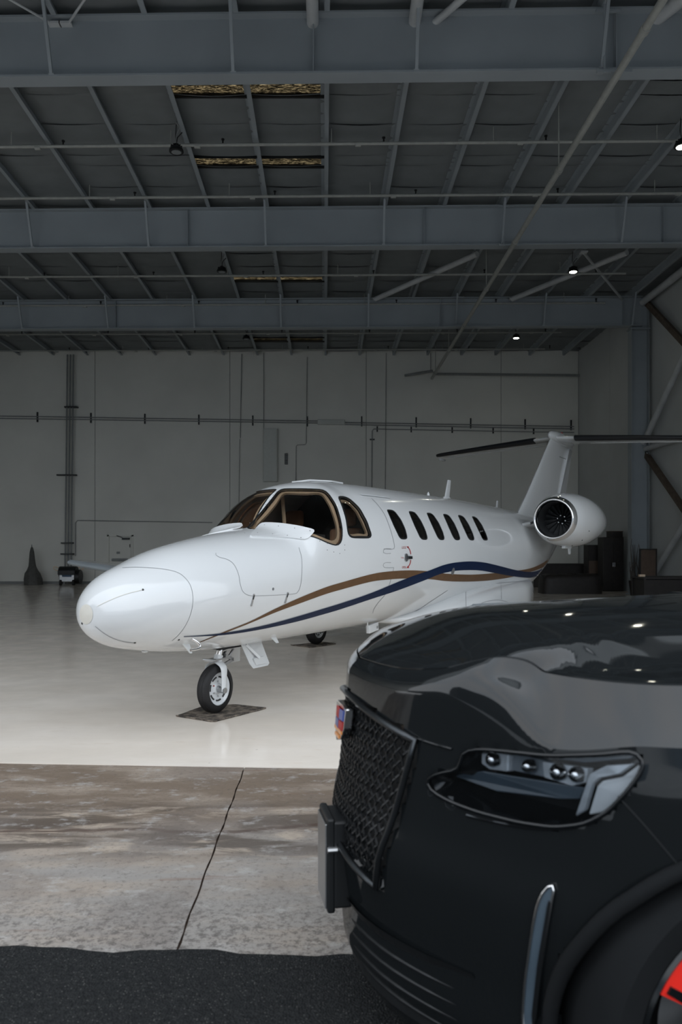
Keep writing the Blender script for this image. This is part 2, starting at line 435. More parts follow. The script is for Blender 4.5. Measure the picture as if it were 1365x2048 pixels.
for a, b in zip(bnd, bnd[1:]):
    for k in range(kmin, kmax):
        if is_hole(k, a, b): continue
        vs = [V(pxX(k, a), a, dk(a)+.02), V(pxX(k+1, a), a, dk(a)+.02), V(pxX(k+1, b), b, dk(b)+.02), V(pxX(k, b), b, dk(b)+.02)]
        dm.add(vs, [(0,1,2,3)])
dm.build('roof_deck', M['conduit'], ceil)
for k in range(kmin, kmax+1):
    mb = MB()
    for a, b in zip([5.9]+[12.9, 20.0, 27.0], [12.9, 20.0, 27.0, YB]):
        pa, pb = V(pxX(k, a), a, dk(a)-.12), V(pxX(k, b), b, dk(b)-.12)
        mb.bar(pa, pb, .022, .20)                                  # Z-section: web and two flanges
        mb.bar(pa+V(.04,0,-.10), pb+V(.04,0,-.10), .085, .02); mb.bar(pa+V(-.04,0,.10), pb+V(-.04,0,.10), .085, .02)
    mb.build('purlin', M['steel'], ceil)
# skylights
m, n, p, pos = node_mat('dirty skylight sheet')
tr = N(n, 'ShaderNodeBsdfTransparent'); tr.inputs[0].default_value = (.42,.31,.16,1)
df = N(n, 'ShaderNodeBsdfDiffuse'); df.inputs[0].default_value = (.02,.017,.012,1)
mx = N(n, 'ShaderNodeMixShader')
n.links.new(rng(n, noise(n, pos, 14, (.5,3.2,1), 8, .85, .6), .50, .66), mx.inputs[0])
n.links.new(df.outputs[0], mx.inputs[1]); n.links.new(tr.outputs[0], mx.inputs[2])
n.links.new(mx.outputs[0], n.nodes['Material Output'].inputs[0]); M['skyl'] = m
wn = 0
for a, b in sky_rows:
    wn += 1
    e = empty('window_%d' % wn); e['kind'] = 'structure'
    for k in (-2, -1):
        MB().add([V(pxX(k, a)-.02, a-.02, dk(a)-.0), V(pxX(k+1, a)+.02, a-.02, dk(a)), V(pxX(k+1, b)+.02, b+.02, dk(b)), V(pxX(k, b)-.02, b+.02, dk(b))], [(0,1,2,3)]).build('pane', M['skyl'], e)
    fr = MB()
    for Y in (a, b): fr.bar(V(pxX(-2, Y), Y, dk(Y)-.04), V(pxX(0, Y), Y, dk(Y)-.04), .05, .07)
    fr.build('window_frame', M['black'], e)

# ------------------------------------------------------------------ girders
bl = lambda X, Y: Y-.02*X                        # girders run slightly nearer to the right
girders = [(12.9, 9.31, 'nearest grey roof girder across the top of the hangar'),
           (20.0, 9.22, 'middle grey roof girder, second from the front'),
           (27.0, 9.13, 'farthest grey roof girder, joined to the white column on the right')]
for Y, h, lab in girders:
    g = thing('roof_girder', lab, 'beam', (0, Y, h))
    xa, xb = -19.9, (10.3 if Y < 26 else 10.25)
    def L(x, y, z): return V(x, -.02*x+y, z)
    MB().bar(L(xa,0,.5), L(xb,0,.5), .02, .98).build('web', M['beam'], g)
    MB().bar(L(xa,0,.01), L(xb,0,.01), .30, .03).bar(L(xa,0,.04), L(xb,0,.04), .02, .03).build('bottom_flange', M['beam'], g)
    MB().bar(L(xa,0,.99), L(xb,0,.99), .30, .03).build('top_flange', M['beam'], g)
    for k in range(-13, 8):
        x = pxX(k, Y)
        if k % 2:
            if xa < x < xb: MB().bar(L(x,-.15,.03), L(x-.0,-.52,1.02), .05, .05).bar(L(x,-.17,.03), L(x,-.02,.03), .09, .02).build('flange_brace', M['steel'], g)
    for x in ((-10.2, -.45, 4.45) if Y < 13 else (-9.9, -3.9, 2.1, 8.1) if Y < 21 else (-7.76, 3.4, 9.6)):
        MB().box((x-.008, -.02*x-.13, .03), (x+.008, -.02*x-.01, .97)).build('stiffener', M['beam'], g)
# column at the right end of the far girder (and the next one, just outside the frame)
for Y, lab in ((27.0, 'white painted steel column under the farthest girder by the right wall'), (20.0, 'white painted steel column under the middle girder by the right wall')):
    c0 = thing('steel_column', lab, 'column', (xr(Y)-.42, Y-.2, 0))
    MB().box((-.30,-.18,0), (-.28,.18,9.1)).build('outer_flange', M['beam'], c0)
    MB().box((-.28,-.01,0), (.28,.01,9.9)).build('web', M['beam'], c0)
    MB().box((.28,-.18,0), (.30,.18,9.9)).build('inner_flange', M['beam'], c0)
    MB().box((-.34,-.2,9.0), (.34,.2,9.04)).build('cap_plate', M['beam'], c0)
    MB().box((-.36,-.24,0), (.36,.24,.03)).build('base_plate', M['beam'], c0)
# wall bracing: two tiers of crossed members between the columns
def br(lab, name, p_, q_, w_, mt):
    p_, q_ = Vector(p_), Vector(q_); e = thing(name, lab, 'brace', p_)
    d_ = q_-p_; t1 = d_*.5
    if mt is M['brown']: MB().bar(V(0,0,0), d_, w_, w_*.35, V(1,0,0)).bar(V(.05,0,0), d_+V(.05,0,0), w_*.3, w_*.9, V(1,0,0)).build('angle', mt, e)
    else: MB().tube([V(0,0,0), d_], w_/2, 14).build('tube', mt, e, smooth=40)
    for z in (V(0,0,0), d_): MB().box((-.02,-.14,-.14), (.02,.14,.14), Matrix.Translation(z)).build('gusset_plate', M['beam'], e, bevel=.01)
bx = lambda Y: xr(Y)-.2
a0, a1 = 26.75, 20.35
br('brown upper brace running down from the top of the far column', 'wall_brace', (bx(a0), a0, 9.95), (bx(a1), a1, 5.15), .2, M['brown'])
br('pale round upper brace rising from the middle of the far column', 'wall_brace', (bx(a0)-.07, a0, 5.15), (bx(a1)-.07, a1, 9.95), .2, M['brace'])
br('brown lower brace running down from the middle of the far column', 'wall_brace', (bx(a0), a0, 4.75), (bx(a1), a1, .2), .2, M['brown'])
br('pale round lower brace rising from the foot of the far column', 'wall_brace', (bx(a0)-.07, a0, .12), (bx(a1)-.07, a1, 4.75), .2, M['brace'])
br('pale horizontal strut at mid height between the right columns', 'wall_brace', (bx(a0), a0, 4.95), (bx(a1), a1, 4.95), .17, M['brace'])
br('eave strut along the top of the right wall', 'wall_brace', (bx(a0)-.1, a0, 9.95), (bx(13), 13, 10.1), .24, M['brace'])
# roof tubes between girders
def roof_tube(lab, x0, y0, x1, y1, r=.06, h=0):
    z0, z1 = dk(y0)-.32-h, dk(y1)-.32-h
    e = thing('roof_brace', lab, 'brace', (x0, y0, z0))
    MB().tube([V(0,0,0), V(x1-x0, y1-y0, z1-z0)], r, 12).build('tube', M['brace'], e, smooth=40)
    MB().box((-.1,-.1,-.02), (.1,.1,.02)).build('end_plate', M['brace'], e)
def fromceil(px, py, h=.32):
    Y = 15.
    for _ in range(20): Y = (dk(Y)-h-CH)*F/(CY-py)
    return (px-CX)/F*Y, Y
for lab, A, B in (('round roof brace right of the centre purlin, behind the middle girder', (752,598), (955,508)),
                  ('round roof brace near the lit lamp, behind the middle girder', (1025,598), (1255,505)),
                  ('thin roof brace running down to the far column head', (1168,505), (1246,600))):
    xa, ya = fromceil(*A); xb, yb = fromceil(*B); roof_tube(lab, xa, ya, xb, yb, .04 if 'thin' in lab else .085)
for lab, A, B, r in (('thick roof brace stub at the top centre of the nearest bay', (627,62), (622,-120), .1),
                  ('thick roof strut at the top of the nearest bay, right of centre', (826,60), (850,-120), .1),
                  ('slanting roof brace meeting the thick strut above the nearest girder', (852,60), (1010,-90), .06),
                  ('slanting roof brace at the top right above the nearest girder', (1290,52), (1420,-60), .11),
                  ('thin roof rod at the top left above the nearest girder', (118,52), (-60,-60), .02),
                  ('thin roof rod leaning right at the top left above the nearest girder', (140,52), (200,-60), .02)):
    xa, ya = fromceil(*A, .22); xb, yb = fromceil(*B, .22); roof_tube(lab, xa, ya-.15, xb, yb, r)

# ------------------------------------------------------------------ sprinkler pipes
mains = thing('sprinkler_main', 'long grey sprinkler main running front to back under the roof', 'pipe', (0,0,0))
def mp(Y): return V(3.95+(34-Y)*.0204*1.0, Y, 9.10-.0075*(Y-12.9))
MB().tube([mp(5.95), mp(34.1)], .060, 16).build('pipe', M['pipe'], mains, smooth=40)
for Y in (8.2, 11.4, 15.6, 19.2, 22.6, 26.2, 29.5, 33):
    q = mp(Y); MB().tube([q-V(0,.06,0), q+V(0,.06,0)], .075, 14).build('coupling', M['pipe'], mains, smooth=40)
    if Y not in (11.4, 19.2, 26.2): MB().tube([q, V(q.x, q.y, dk(Y)-.05)], .014, 6).build('hanger_rod', M['pipe'], mains)
for Y in (12.7, 19.8, 26.8):
    q = mp(Y); MB().bar(q+V(-.28,-.1,.13), q+V(.28,-.1,.13), .05, .04).bar(q+V(-.16,-.1,.1), q+V(-.16,-.1,1.25), .03, .03, V(0,1,0)).bar(q+V(-.3,-.1,1.1), q+V(.1,-.1,1.1), .04, .04).build('trapeze_hanger', M['steel'], mains)
lab_p = ['first (nearest) thin sprinkler pipe across the roof, in front of the lamp at upper left', 'second thin sprinkler pipe, just in front of the middle girder',
         'thin sprinkler pipe halfway between the middle and far girders', 'thin sprinkler pipe just in front of the far girder', 'thin sprinkler pipe just behind the far girder', 'thin sprinkler pipe close to the back wall under the roof edge']
for i, (py, sp_) in enumerate(((289, .40), (393, .40), (551, .42), (609, .42), (667, .4), (700, .3))):
    x0, Y = fromceil(650, py, sp_)
    right = {0: 10.6, 1: 10.6, 2: 8.7, 3: 9.0, 4: 8.5, 5: 8.6}[i]
    z = dk(Y)-sp_
    e = thing('sprinkler_pipe', lab_p[i], 'pipe', (0, Y, z))
    MB().tube([V(-19.5, .39, .04), V(right, -.02*right, 0)], .034 if i < 4 else .028, 10).build('pipe', M['pipe'], e, smooth=40)
    for k in range(8):
        x = -17.2+k*3.4+.9*i % 1.7
        if x > right-.3: continue
        yq = -.02*x
        MB().tube([V(x, yq, .0), V(x, yq, sp_-.06)], .012, 6).build('hanger_rod', M['pipe'], e)
        MB().tube([V(x+1.1, yq, .02), V(x+1.1, yq, .13)], .018, 6).lathe([(0,.02),(.01,.035),(.035,.035),(.045,.01)], Matrix.Translation(V(x+1.1, yq, .12))@Matrix.Rotation(-math.pi/2, 4, 'Y'), 8, True).build('sprinkler_head', M['black'], e)
        MB().tube([V(x+.5, yq, 0), V(x+.62, yq, 0)], .046, 10).build('coupling', M['pipe'], e, smooth=40)

# ------------------------------------------------------------------ high bay lamps
def bay_lamp(px, py, drop, lit, lab, gap=0):
    x, Y = fromceil(px, py, drop); z = dk(Y)-drop
    e = thing('high_bay_lamp', lab, 'lamp', (x, Y, z))
    MB().lathe([(.13,.02),(.12,.05),(.06,.07),(.045,.12),(.0,.145),(-.04,.15),(-.05,.135),(-.045,.10)], Matrix.Rotation(-math.pi/2, 4, 'Y'), 24, True).build('housing', M['black'], e, smooth=40)
    MB().lathe([(-.047,.0005),(-.055,.06),(-.050,.10)], Matrix.Rotation(-math.pi/2, 4, 'Y'), 24).build('lens', M['lit' if lit else 'unlit'], e, smooth=40)
    for k in range(10):
        a = k*math.pi/5; MB().box((.05,-.005,.0), (.12,.005,.085), Matrix.Rotation(a, 4, 'Z')).build('fin', M['black'], e)
    MB().tube([V(0,0,.12), V(.02,0,.25), V(.10,0,.34), V(.12,0,.36)], .012, 6).tube([V(0,0,.12), V(-.02,.02,.3), V(0,.02,drop-.12)], .01, 6).build('cable', M['black'], e)
    hk = MB().tube(catmull([V(0,0,.12), V(0,0,.3), V(.06,0,.45), V(.0,0,.55), V(0,0,drop-.12+gap)], 5), .012, 6); hk.build('hook', M['conduit'], e)
bay_lamp(353, 300, .72, False, 'dark unlit high-bay lamp hanging at upper left in front of the middle girder')
bay_lamp(444, 541, .72, False, 'dark unlit high-bay lamp hanging behind the middle girder, left of the centre')
bay_lamp(493, 676, .5, False, 'small dark unlit high-bay lamp hanging behind the far girder')
bay_lamp(1147, 541, .72, True, 'lit high-bay lamp between the middle and far girders', .07)
bay_lamp(1033, 674, .5, True, 'lit high-bay lamp farthest back, above the back wall')
bay_lamp(1364, 290, .72, True, 'lit high-bay lamp cut off at the right edge of the frame')

# a facing hangar across the apron, seen only as a reflection in the paintwork
oh = empty('wall_opposite', (0,-34,0)); oh['kind'] = 'structure'
for k in range(10): MB().box((-70+k*14+.05,-.4,0), (-56+k*14-.05,0,3.6)).build('wall_panel', M['oppo'], oh)
MB().box((-70,-20,0), (70,-.4,3.8)).prism([V(-70,-20.5,3.8), V(-70,.6,3.8), V(-70,-10,5.0)], V(140,0,0)).build('building_mass', M['oppo'], oh)
ol = empty('wall_added_dark', (-30,-24,0)); ol['kind'] = 'structure'  # unseen dark building, added to blacken reflections on the car's front corner
for k in range(3): MB().box((-.4,-10+k*10+.05,0), (0,0+k*10-.05,11)).build('wall_panel', M['olw'], ol)
MB().box((-16,-10,0), (-.4,20,11.2)).build('building_mass', M['olw'], ol)
# ------------------------------------------------------------------ things on the back wall
YW = YB-.0
def wp(px, py, d=.0): return at(px, py, YW-d)
def wall_pipe(name, lab, pts, r=.03, straps=(), d=.06, cat='pipe'):
    P_ = [wp(*q, d) for q in pts]; e = thing(name, lab, cat, P_[0]); o0 = P_[0]
    MB().tube([p_-o0 for p_ in P_], r, 8).build('pipe', M['conduit'], e, smooth=50)
    for (px, py, wx, hz) in straps:
        q = wp(px, py, .03)-o0; MB().box(q-V(wx, .03, hz), q+V(wx, .05, hz)).build('strap', M['black'], e)
    return e
wall_pipe('wall_conduit', 'long horizontal grey conduit along the back wall, upper line of the pair', [(-260,828),(636,842)], .022, [(x, 833+x*.016, .03, .22) for x in (75,182,290,398,506,615)])
wall_pipe('wall_conduit', 'right half of the long horizontal conduit, beyond the junction box', [(690,845),(1149,853)], .022, [(x, 842+(x-690)*.018, .03, .22) for x in (724,833,942,1051,1143)])
wall_pipe('wall_conduit', 'long horizontal grey conduit along the back wall, lower line of the pair', [(-260,833),(636,846)], .022)
wall_pipe('wall_conduit', 'lower twin line of the right-hand horizontal conduit', [(690,849),(1149,858)], .022)
wall_pipe('wall_conduit', 'grey conduit turning down behind the jet roof at the right of the back wall', [(744,1010),(745,862),(748,858),(1149,865)], .02, [(x, 858+(x-750)*.015, .03, .12) for x in (755,823,905,987,1068)]+[(745,879,.11,.03)])
P0 = wp(138, 937, .22); e = thing('conduit_riser', 'tall bundle of three vertical conduits strapped to the back wall at left', 'pipe', P0)
for dx in (-7, -1, 5): MB().tube([wp(142+dx,709,.22)-P0, V(wp(137+dx,1166,.22).x, P0.y, .0)-P0], .035, 8).build('pipe', M['conduit'], e, smooth=50)
for px, py, wx in ((142,814,.28),(133,950,.42),(134,1086,.25),(134,1108,.27)):
    q = wp(px, py, .22)-P0; MB().box(q+V(-wx,-.06,-.03), q+V(wx,.16,.03)).build('strap', M['black'], e)
wall_pipe('thin_conduit', 'thin conduit bending left of the door on the back wall', [(151,1112),(151,1046),(155,1041),(425,1045)], .018)
wall_pipe('thin_conduit', 'thin vertical cable hanging from the roof left of the tall wall box', [(484,708),(481,876)], .018)
wall_pipe('thin_conduit', 'thin vertical cable below the hanging one on the back wall', [(480,878),(478,1020)], .012)
wall_pipe('thin_conduit', 'thin cable running down from the roof to the tall wall box', [(528,705),(528,860)], .014)
wall_pipe('thin_conduit', 'thin conduit with a jog right of the small wall grille', [(615,714),(613,886),(611,889),(595,890),(593,893),(592,990)], .014)
wall_pipe('thin_conduit', 'thin vertical conduit right of centre on the back wall', [(773,706),(771,1010)], .014)
wall_pipe('thin_conduit', 'short thin conduit down from the roof above the wall-end pipe', [(862,706),(862,742)], .014)
wall_pipe('sprinkler_branch', 'horizontal sprinkler branch ending on the right of the back wall', [(810,751),(866,742),(868,748),(1160,751)], .055, (), .35)
e = thing('wall_box', 'tall narrow white electrical box on the back wall above the cockpit', 'box', wp(541,912))
a, b = wp(528,964), wp(556,858)
MB().box((a.x-e.location.x, -.22, a.z-e.location.z), (b.x-e.location.x, 0, b.z-e.location.z)).build('body', M['cab'], e, bevel=.02)
MB().box((a.x-e.location.x+.03, -.235, a.z-e.location.z+.04), (b.x-e.location.x-.03, -.22, b.z-e.location.z-.04)).build('door', M['cab'], e, bevel=.01)
e = thing('junction_box', 'long low white junction box in the horizontal conduit run', 'box', wp(663,845))
MB().box((-.6,-.16,-.11), (.6,0,.11)).build('body', M['cab'], e, bevel=.02); MB().box((-.58,-.175,-.09), (.58,-.16,.09)).build('cover', M['cab'], e, bevel=.01)
e = thing('wall_grille', 'small dark upright louvre beside the tall wall box', 'vent', wp(573,918))
MB().box((-.07,-.05,-.24), (.07,0,.24)).build('frame', M['black'], e)
for k in range(6): MB().box((-.055,-.065,-.2+k*.072), (.055,-.05,-.17+k*.072)).build('slat', M['conduit'], e)
# door
dd = empty('door_1', wp(241,1168)); dd.location.z = 0; dd['kind'] = 'structure'
MB().box((-.47,-.03,0), (.47,.02,2.07)).build('door_leaf', M['wall'], dd, bevel=.01)
MB().box((-.57,-.06,0), (-.49,.02,2.15)).box((.49,-.06,0), (.57,.02,2.15)).box((-.57,-.06,2.09), (.57,.02,2.17)).build('door_frame', M['wall'], dd)
MB().box((.10,-.14,1.94), (.42,-.03,2.03)).bar(V(.12,-.12,2.03), V(-.15,-.06,2.12), .02, .03).build('door_closer', M['black'], dd)
MB().box((-.36,-.12,1.0), (.36,-.03,1.12)).build('push_bar', M['conduit'], dd, bevel=.02)
MB().box((-.16,-.04,1.32), (-.01,-.03,1.42)).build('sign', M['conduit'], dd)
MB().box((.41,-.045,1.6), (.44,-.03,1.75)).box((.41,-.045,.3), (.44,-.03,.45)).build('hinge', M['black'], dd)
# covered umbrella and cart at left
q = gp(63, 1170); e = thing('covered_parasol', 'tall tapering parasol in a grey fabric cover by the back wall', 'parasol', (q.x, 33.7, 0))
prof = [(0,.36),(.05,.37),(.25,.36),(.5,.30),(.62,.22),(.8,.15),(1.1,.12),(1.4,.09),(1.58,.05),(1.64,.01)]
rings = [[V((r*(1+.10*math.sin(5*t*2*math.pi/24+z*3)))*math.cos(t*2*math.pi/24)-.10*z*(.3), r*(1+.08*math.sin(7*t*2*math.pi/24))*math.sin(t*2*math.pi/24), z) for t in range(24)] for z, r in prof]
MB().loft(rings).build('cover', M['cover'], e, smooth=60)
MB().tube([V(-.05,0,1.60), V(-.05,0,1.72)], .015, 6).build('pole_tip', M['black'], e)
MB().tube([V(0,.36,0), V(0,.36,.001)], .01, 4); MB().tube([V(.1*math.cos(a*.5)-.04, .1*math.sin(a*.5), .86) for a in range(13)], .03, 6).build('tie_band', M['black'], e)
q = gp(132, 1171); e = thing('service_cart', 'low black and grey service cart with handles beside the door', 'cart', (q.x, 33.4, 0))
MB().box((-.32,-.25,.14), (.32,.25,.46)).build('body', M['alu'], e, bevel=.03)
MB().box((-.36,-.28,.46), (.36,.28,.62)).lathe([(-.36,.05),(-.36,.24),(.36,.24),(.36,.05)], Matrix.Translation(V(0,0,.56)), 16, True).build('lid', M['black'], e, smooth=30)
MB().lathe([(-.09,.10),(-.09,.30),(.09,.30),(.09,.10)], Matrix.Translation(V(.45,-.05,.36)), 20, True).build('hose_reel', M['black'], e, smooth=30)
MB().box((-.18,-.262,.36), (.22,-.25,.44)).build('panel', M['bluec'], e)
for x in (-.24, .3):
    MB().lathe([(-.04,.02),(-.04,.12),(.04,.12),(.04,.02)], Matrix.Translation(V(x,-.24,.12)), 16, True).build('wheel', M['rubber'], e, smooth=30)
for s in (-1, 1): MB().tube(catmull([V(s*.32,0,.6), V(s*.48,0,.62), V(s*.62,0,.70), V(s*.60,0,.78), V(s*.42,0,.74)], 4), .018, 6).build('handle', M['tan'], e, smooth=50)

# ------------------------------------------------------------------ things by the right wall
def at_h(px, Y): return (px-CX)/F*Y
e = thing('tall_cabinet', 'tallest dark cabinet by the right wall under the engine', 'cabinet', (at_h(1222,29), 29, 0))
MB().box((-.38,-.3,0), (.38,.3,1.98)).build('body', M['dark'], e, bevel=.01)
for s in (-1, 1):
    d_ = MB().box((s*.19-.18,-.33,.05), (s*.19+.18,-.30,1.93)).build('door', M['dark'], e, bevel=.008); MB().tube([V(s*.03,-.36,.9), V(s*.03,-.36,1.05)], .01, 6).build('handle', M['alu'], d_)
e = thing('tall_cabinet', 'dark brown cabinet left of the tallest one, partly behind the engine', 'cabinet', (at_h(1190,30), 30, 0))
MB().box((-.33,-.3,0), (.33,.3,1.70)).build('body', M['dark'], e, bevel=.01)
for k in range(3): MB().box((-.31,-.33,.1+k*.52), (.31,-.30,.58+k*.52)).build('drawer', M['board'] if k == 1 else M['dark'], e, bevel=.008)
e = thing('storage_case', 'dark case with an orange lid edge on top of the tallest cabinet', 'case', (at_h(1230,29), 29, 1.98))
MB().box((-.22,-.25,0), (.22,.25,.20)).build('body', M['dark'], e, bevel=.01); MB().box((-.23,-.26,.20), (.23,.26,.225)).build('lid', M['board'], e)
e = thing('workbench', 'low dark workbench in the shadow behind the jet tail', 'bench', (at_h(1120,31.4), 31.4, 0))
MB().box((-.95,-.4,.90), (.95,.4,.96)).build('worktop', M['dark'], e, bevel=.01)
for x in (-.9,.9):
    for y in (-.35,.35): MB().box((x-.04,y-.04,0), (x+.04,y+.04,.9)).build('leg', M['dark'], e)
MB().box((-.93,-.38,.02), (.93,.38,.9)).build('cupboard', M['dark'], e)  # enlarged to the floor as a dark mass for the jet's shade
e = thing('shade_mass', 'added dark trolley on the floor behind the jet tail', 'mass', (at_h(1140,27.5), 27.5, 0))  # dark block added to stand in for the jet's shade here
rr_ = []
for z, k in ((.0,1),(.25,.99),(.5,.97),(.62,.93),(.66,.8),(.67,.3)): rr_.append([V(1.05*k*math.copysign(abs(math.cos(a*math.pi/16))**.35, math.cos(a*math.pi/16)), .5*k*math.copysign(abs(math.sin(a*math.pi/16))**.35, math.sin(a*math.pi/16)), z+.02*math.sin(a*1.7)*(z > .1)) for a in range(32)])
MB().loft(rr_).build('sheet', M['dark'], e, smooth=60)
MB().tube([V(-1.0,-.3,.5), V(-1.15,-.3,.8), V(-1.15,.3,.8), V(-1.0,.3,.5)], .02, 6).build('handle', M['black'], e)
e = thing('framed_board', 'brown framed board leaning on the right wall beside the dry branches', 'board', (at_h(1297,25.4), 25.4, .60))
MB().box((-.24,-.02,0), (.24,.02,.92)).build('panel', M['board'], e); MB().box((-.28,-.035,-.03),(-.24,.03,.95)).box((.24,-.035,-.03),(.28,.03,.95)).box((-.28,-.035,.92),(.28,.03,.96)).box((-.28,-.035,-.04),(.28,.03,0)).build('frame', M['dark'], e)
e = thing('low_crate', 'low black crate under the framed board by the right wall', 'crate', (at_h(1297,25.4), 25.4, 0))
MB().box((-.36,-.3,0), (.36,.3,.5)).build('body', M['dark'], e, bevel=.01); MB().box((-.38,-.32,.5), (.38,.32,.55)).build('lid', M['dark'], e)
e = thing('dry_branches', 'bundle of dry branches standing in a dark pot by the white column', 'plant', (at_h(1270,26.2), 26.2, 0))
MB().lathe([(0,.02),(0,.13),(.5,.19),(.5,.16),(.45,.02)], Matrix.Rotation(-math.pi/2, 4, 'Y'), 20, True).build('pot', M['dark'], e, smooth=30)
rb = random.Random(3)
for k in range(11):
    pts = [V(rb.uniform(-.08,.08), rb.uniform(-.08,.08), .42)]
    for j in range(5): pts.append(pts[-1]+V(rb.uniform(-.06,.07), rb.uniform(-.04,.04), rb.uniform(.18,.34) if k < 5 else .14))
    MB().tube(pts, [.026,.024,.020,.016,.012,.008], 5).build('branch', M['stick'], e)
e = thing('low_table', 'long low dark table in front of the right wall bracing', 'table', (9.4, 22.3, 0))
MB().box((-1.0,-.5,.72), (.75,.5,.78)).build('table_top', M['dark'], e)
MB().box((-.95,-.45,.15), (.7,.45,.7)).build('cupboard', M['dark'], e)
for x in (-.95,.7):
    for y in (-.45,.45): MB().box((x-.03,y-.03,0), (x+.03,y+.03,.72)).build('leg', M['dark'], e)
e = thing('small_box', 'small yellowish box lying on the long low dark table', 'box', (at_h(1279,22.3), 22.1, .78))
MB().box((-.08,-.05,0), (.08,.05,.05)).build('body', M['tan'], e, bevel=.005); MB().box((-.082,-.052,.05), (.082,.052,.062)).build('lid', M['tan'], e)

# ================================================================== JET
TH = math.radians(31); A_ = V(math.sin(TH), math.cos(TH), 0)
NW = V(-1.21, 7.56, 0); NO = NW-A_*1.55
jet = thing('business_jet', 'white twin-engine business jet with navy and bronze stripes parked in the hangar', 'airplane', NO, math.pi/2-TH)
JM = Matrix.Translation(NO)@Matrix.Rotation(math.pi/2-TH, 4, 'Z'); JI = JM.inverted()
def jl(u, v, w): return V(u, -v, w)                  # v>0 = port (near) side
TOP = [(0,1.07),(.012,1.15),(.04,1.215),(.1,1.285),(.25,1.39),(.5,1.485),(.8,1.585),(1.2,1.67),(1.6,1.735),(1.9,1.775),(2.08,1.81),(2.2,1.91),(2.35,2.045),(2.55,2.20),(2.75,2.285),(3.0,2.335),(3.5,2.365),(4.5,2.375),(6.5,2.37),(8.3,2.34),(10.5,2.27),(12,2.2),(13.5,2.12),(14.3,2.06)]
BOT = [(0,1.07),(.012,.985),(.04,.92),(.1,.86),(.25,.785),(.5,.73),(.8,.685),(1.2,.65),(1.6,.635),(2.5,.63),(8.8,.63),(9.6,.70),(10.5,.90),(11.5,1.22),(12.5,1.55),(13.5,1.82),(14.3,1.94)]
HW = [(0,0),(.012,.09),(.04,.17),(.1,.255),(.25,.37),(.5,.475),(.8,.56),(1.2,.64),(1.6,.69),(2.1,.755),(2.7,.80),(3.3,.825),(4,.835),(8.6,.83),(9.2,.80),(9.8,.75),(10.5,.67),(11.5,.50),(12.5,.31),(13.5,.18),(14.3,.07)]
def wc(u): return lin([(0,1.07),(.5,1.12),(1.6,1.26),(2.6,1.42),(3.5,1.47),(8.5,1.47),(10.5,1.65),(14.3,2.0)], u)
def section(u, n=96):
    t_, b_2, h_, c_ = interp(TOP, u), interp(BOT, u), interp(HW, u), wc(u)
    c_ = max(b_2+.001, min(t_-.001, c_)); ring = []
    # cockpit shoulders: squarer section at the windscreen, plain ellipse elsewhere
    e_ = 2+.75*sst(2.0, 2.3, u)*sst(3.3, 2.5, u)
    for k in range(n):
        a = 2*math.pi*k/n; ca, sa = math.cos(a), math.sin(a)
        ex = 2/e_ if sa > 0 else 1
        y = math.copysign(abs(ca)**ex, ca)*h_; z = math.copysign(abs(sa)**ex, sa)
        ring.append(V(u, y, c_+(t_-c_)*z if z > 0 else c_+(c_-b_2)*z))
    return ring
us = [.0003,.0015,.004,.008,.012,.02,.03,.055,.09,.13,.18,.24,.31,.39,.48,.58,.69,.8]+[.8+.09*k for k in range(1,13)]+[1.95+.04*k for k in range(1,32)]+[3.25+.12*k for k in range(1,43)]+[8.4+.1*k for k in range(60)]
us = sorted(set(round(x, 4) for x in us if x <= 14.3))
fus = MB().loft([section(u) for u in us])
FB = BVHTree.FromPolygons([tuple(v) for v in fus.v], fus.f)
tmp = fus.mesh('tmp'); 
VN = [v.normal.copy() for v in tmp.vertices]
def surf_normal(p):                                   # smooth normal of the original body near p
    loc, nrm, idx, d = FB.find_nearest(p)
    f = fus.f[idx]; tot = Vector(); 
    for i in f:
        if (fus.v[i]-loc).length < 1e-6: return VN[i]
        tot += VN[i]/max(1e-5, (fus.v[i]-loc).length)
    return tot.normalized()
CL = JI@V(0,0,CH)
def jray(px, py, bvh=None, off=0):
    d = (JM.to_3x3().inverted()@(at(px, py, 1.0)-V(0,0,CH))).normalized()
    loc, nrm, idx, dist = (bvh or FB).ray_cast(CL, d)
    if loc is None: return None
    if off:
        nn = nrm if nrm.dot(d) < 0 else -nrm
        loc = loc+nn*off
    return loc
def safe(pts):
    return [p_ for p_ in pts if p_ is not None]
def centre_fill(bnd, rings, off, th=0, mirror=False, tob=True):
    """sheet that follows the body, filling a closed boundary of surface points"""
    n = len(bnd); c = sum(bnd, Vector())/n; mb = MB(); vs = []
    for r in range(rings):
        t = 1-r/rings
        for p_ in bnd:
            q = c.lerp(p_, t)
            if tob:
                loc, nr, i_, d_ = FB.find_nearest(q); q = loc
            vs.append(q+surf_normal(q)*off)
    q = c
    if tob: q = FB.find_nearest(c)[0]
    vs.append(q+surf_normal(q)*off)
    if mirror: vs = [V(p_.x, -p_.y, p_.z) for p_ in vs]
    mb.v = vs
    for r in range(rings-1):
        for i in range(n): j = (i+1) % n; mb.f.append([r*n+i, r*n+j, (r+1)*n+j, (r+1)*n+i])
    for i in range(n): mb.f.append([(rings-1)*n+i, (rings-1)*n+(i+1) % n, rings*n])
    return mb
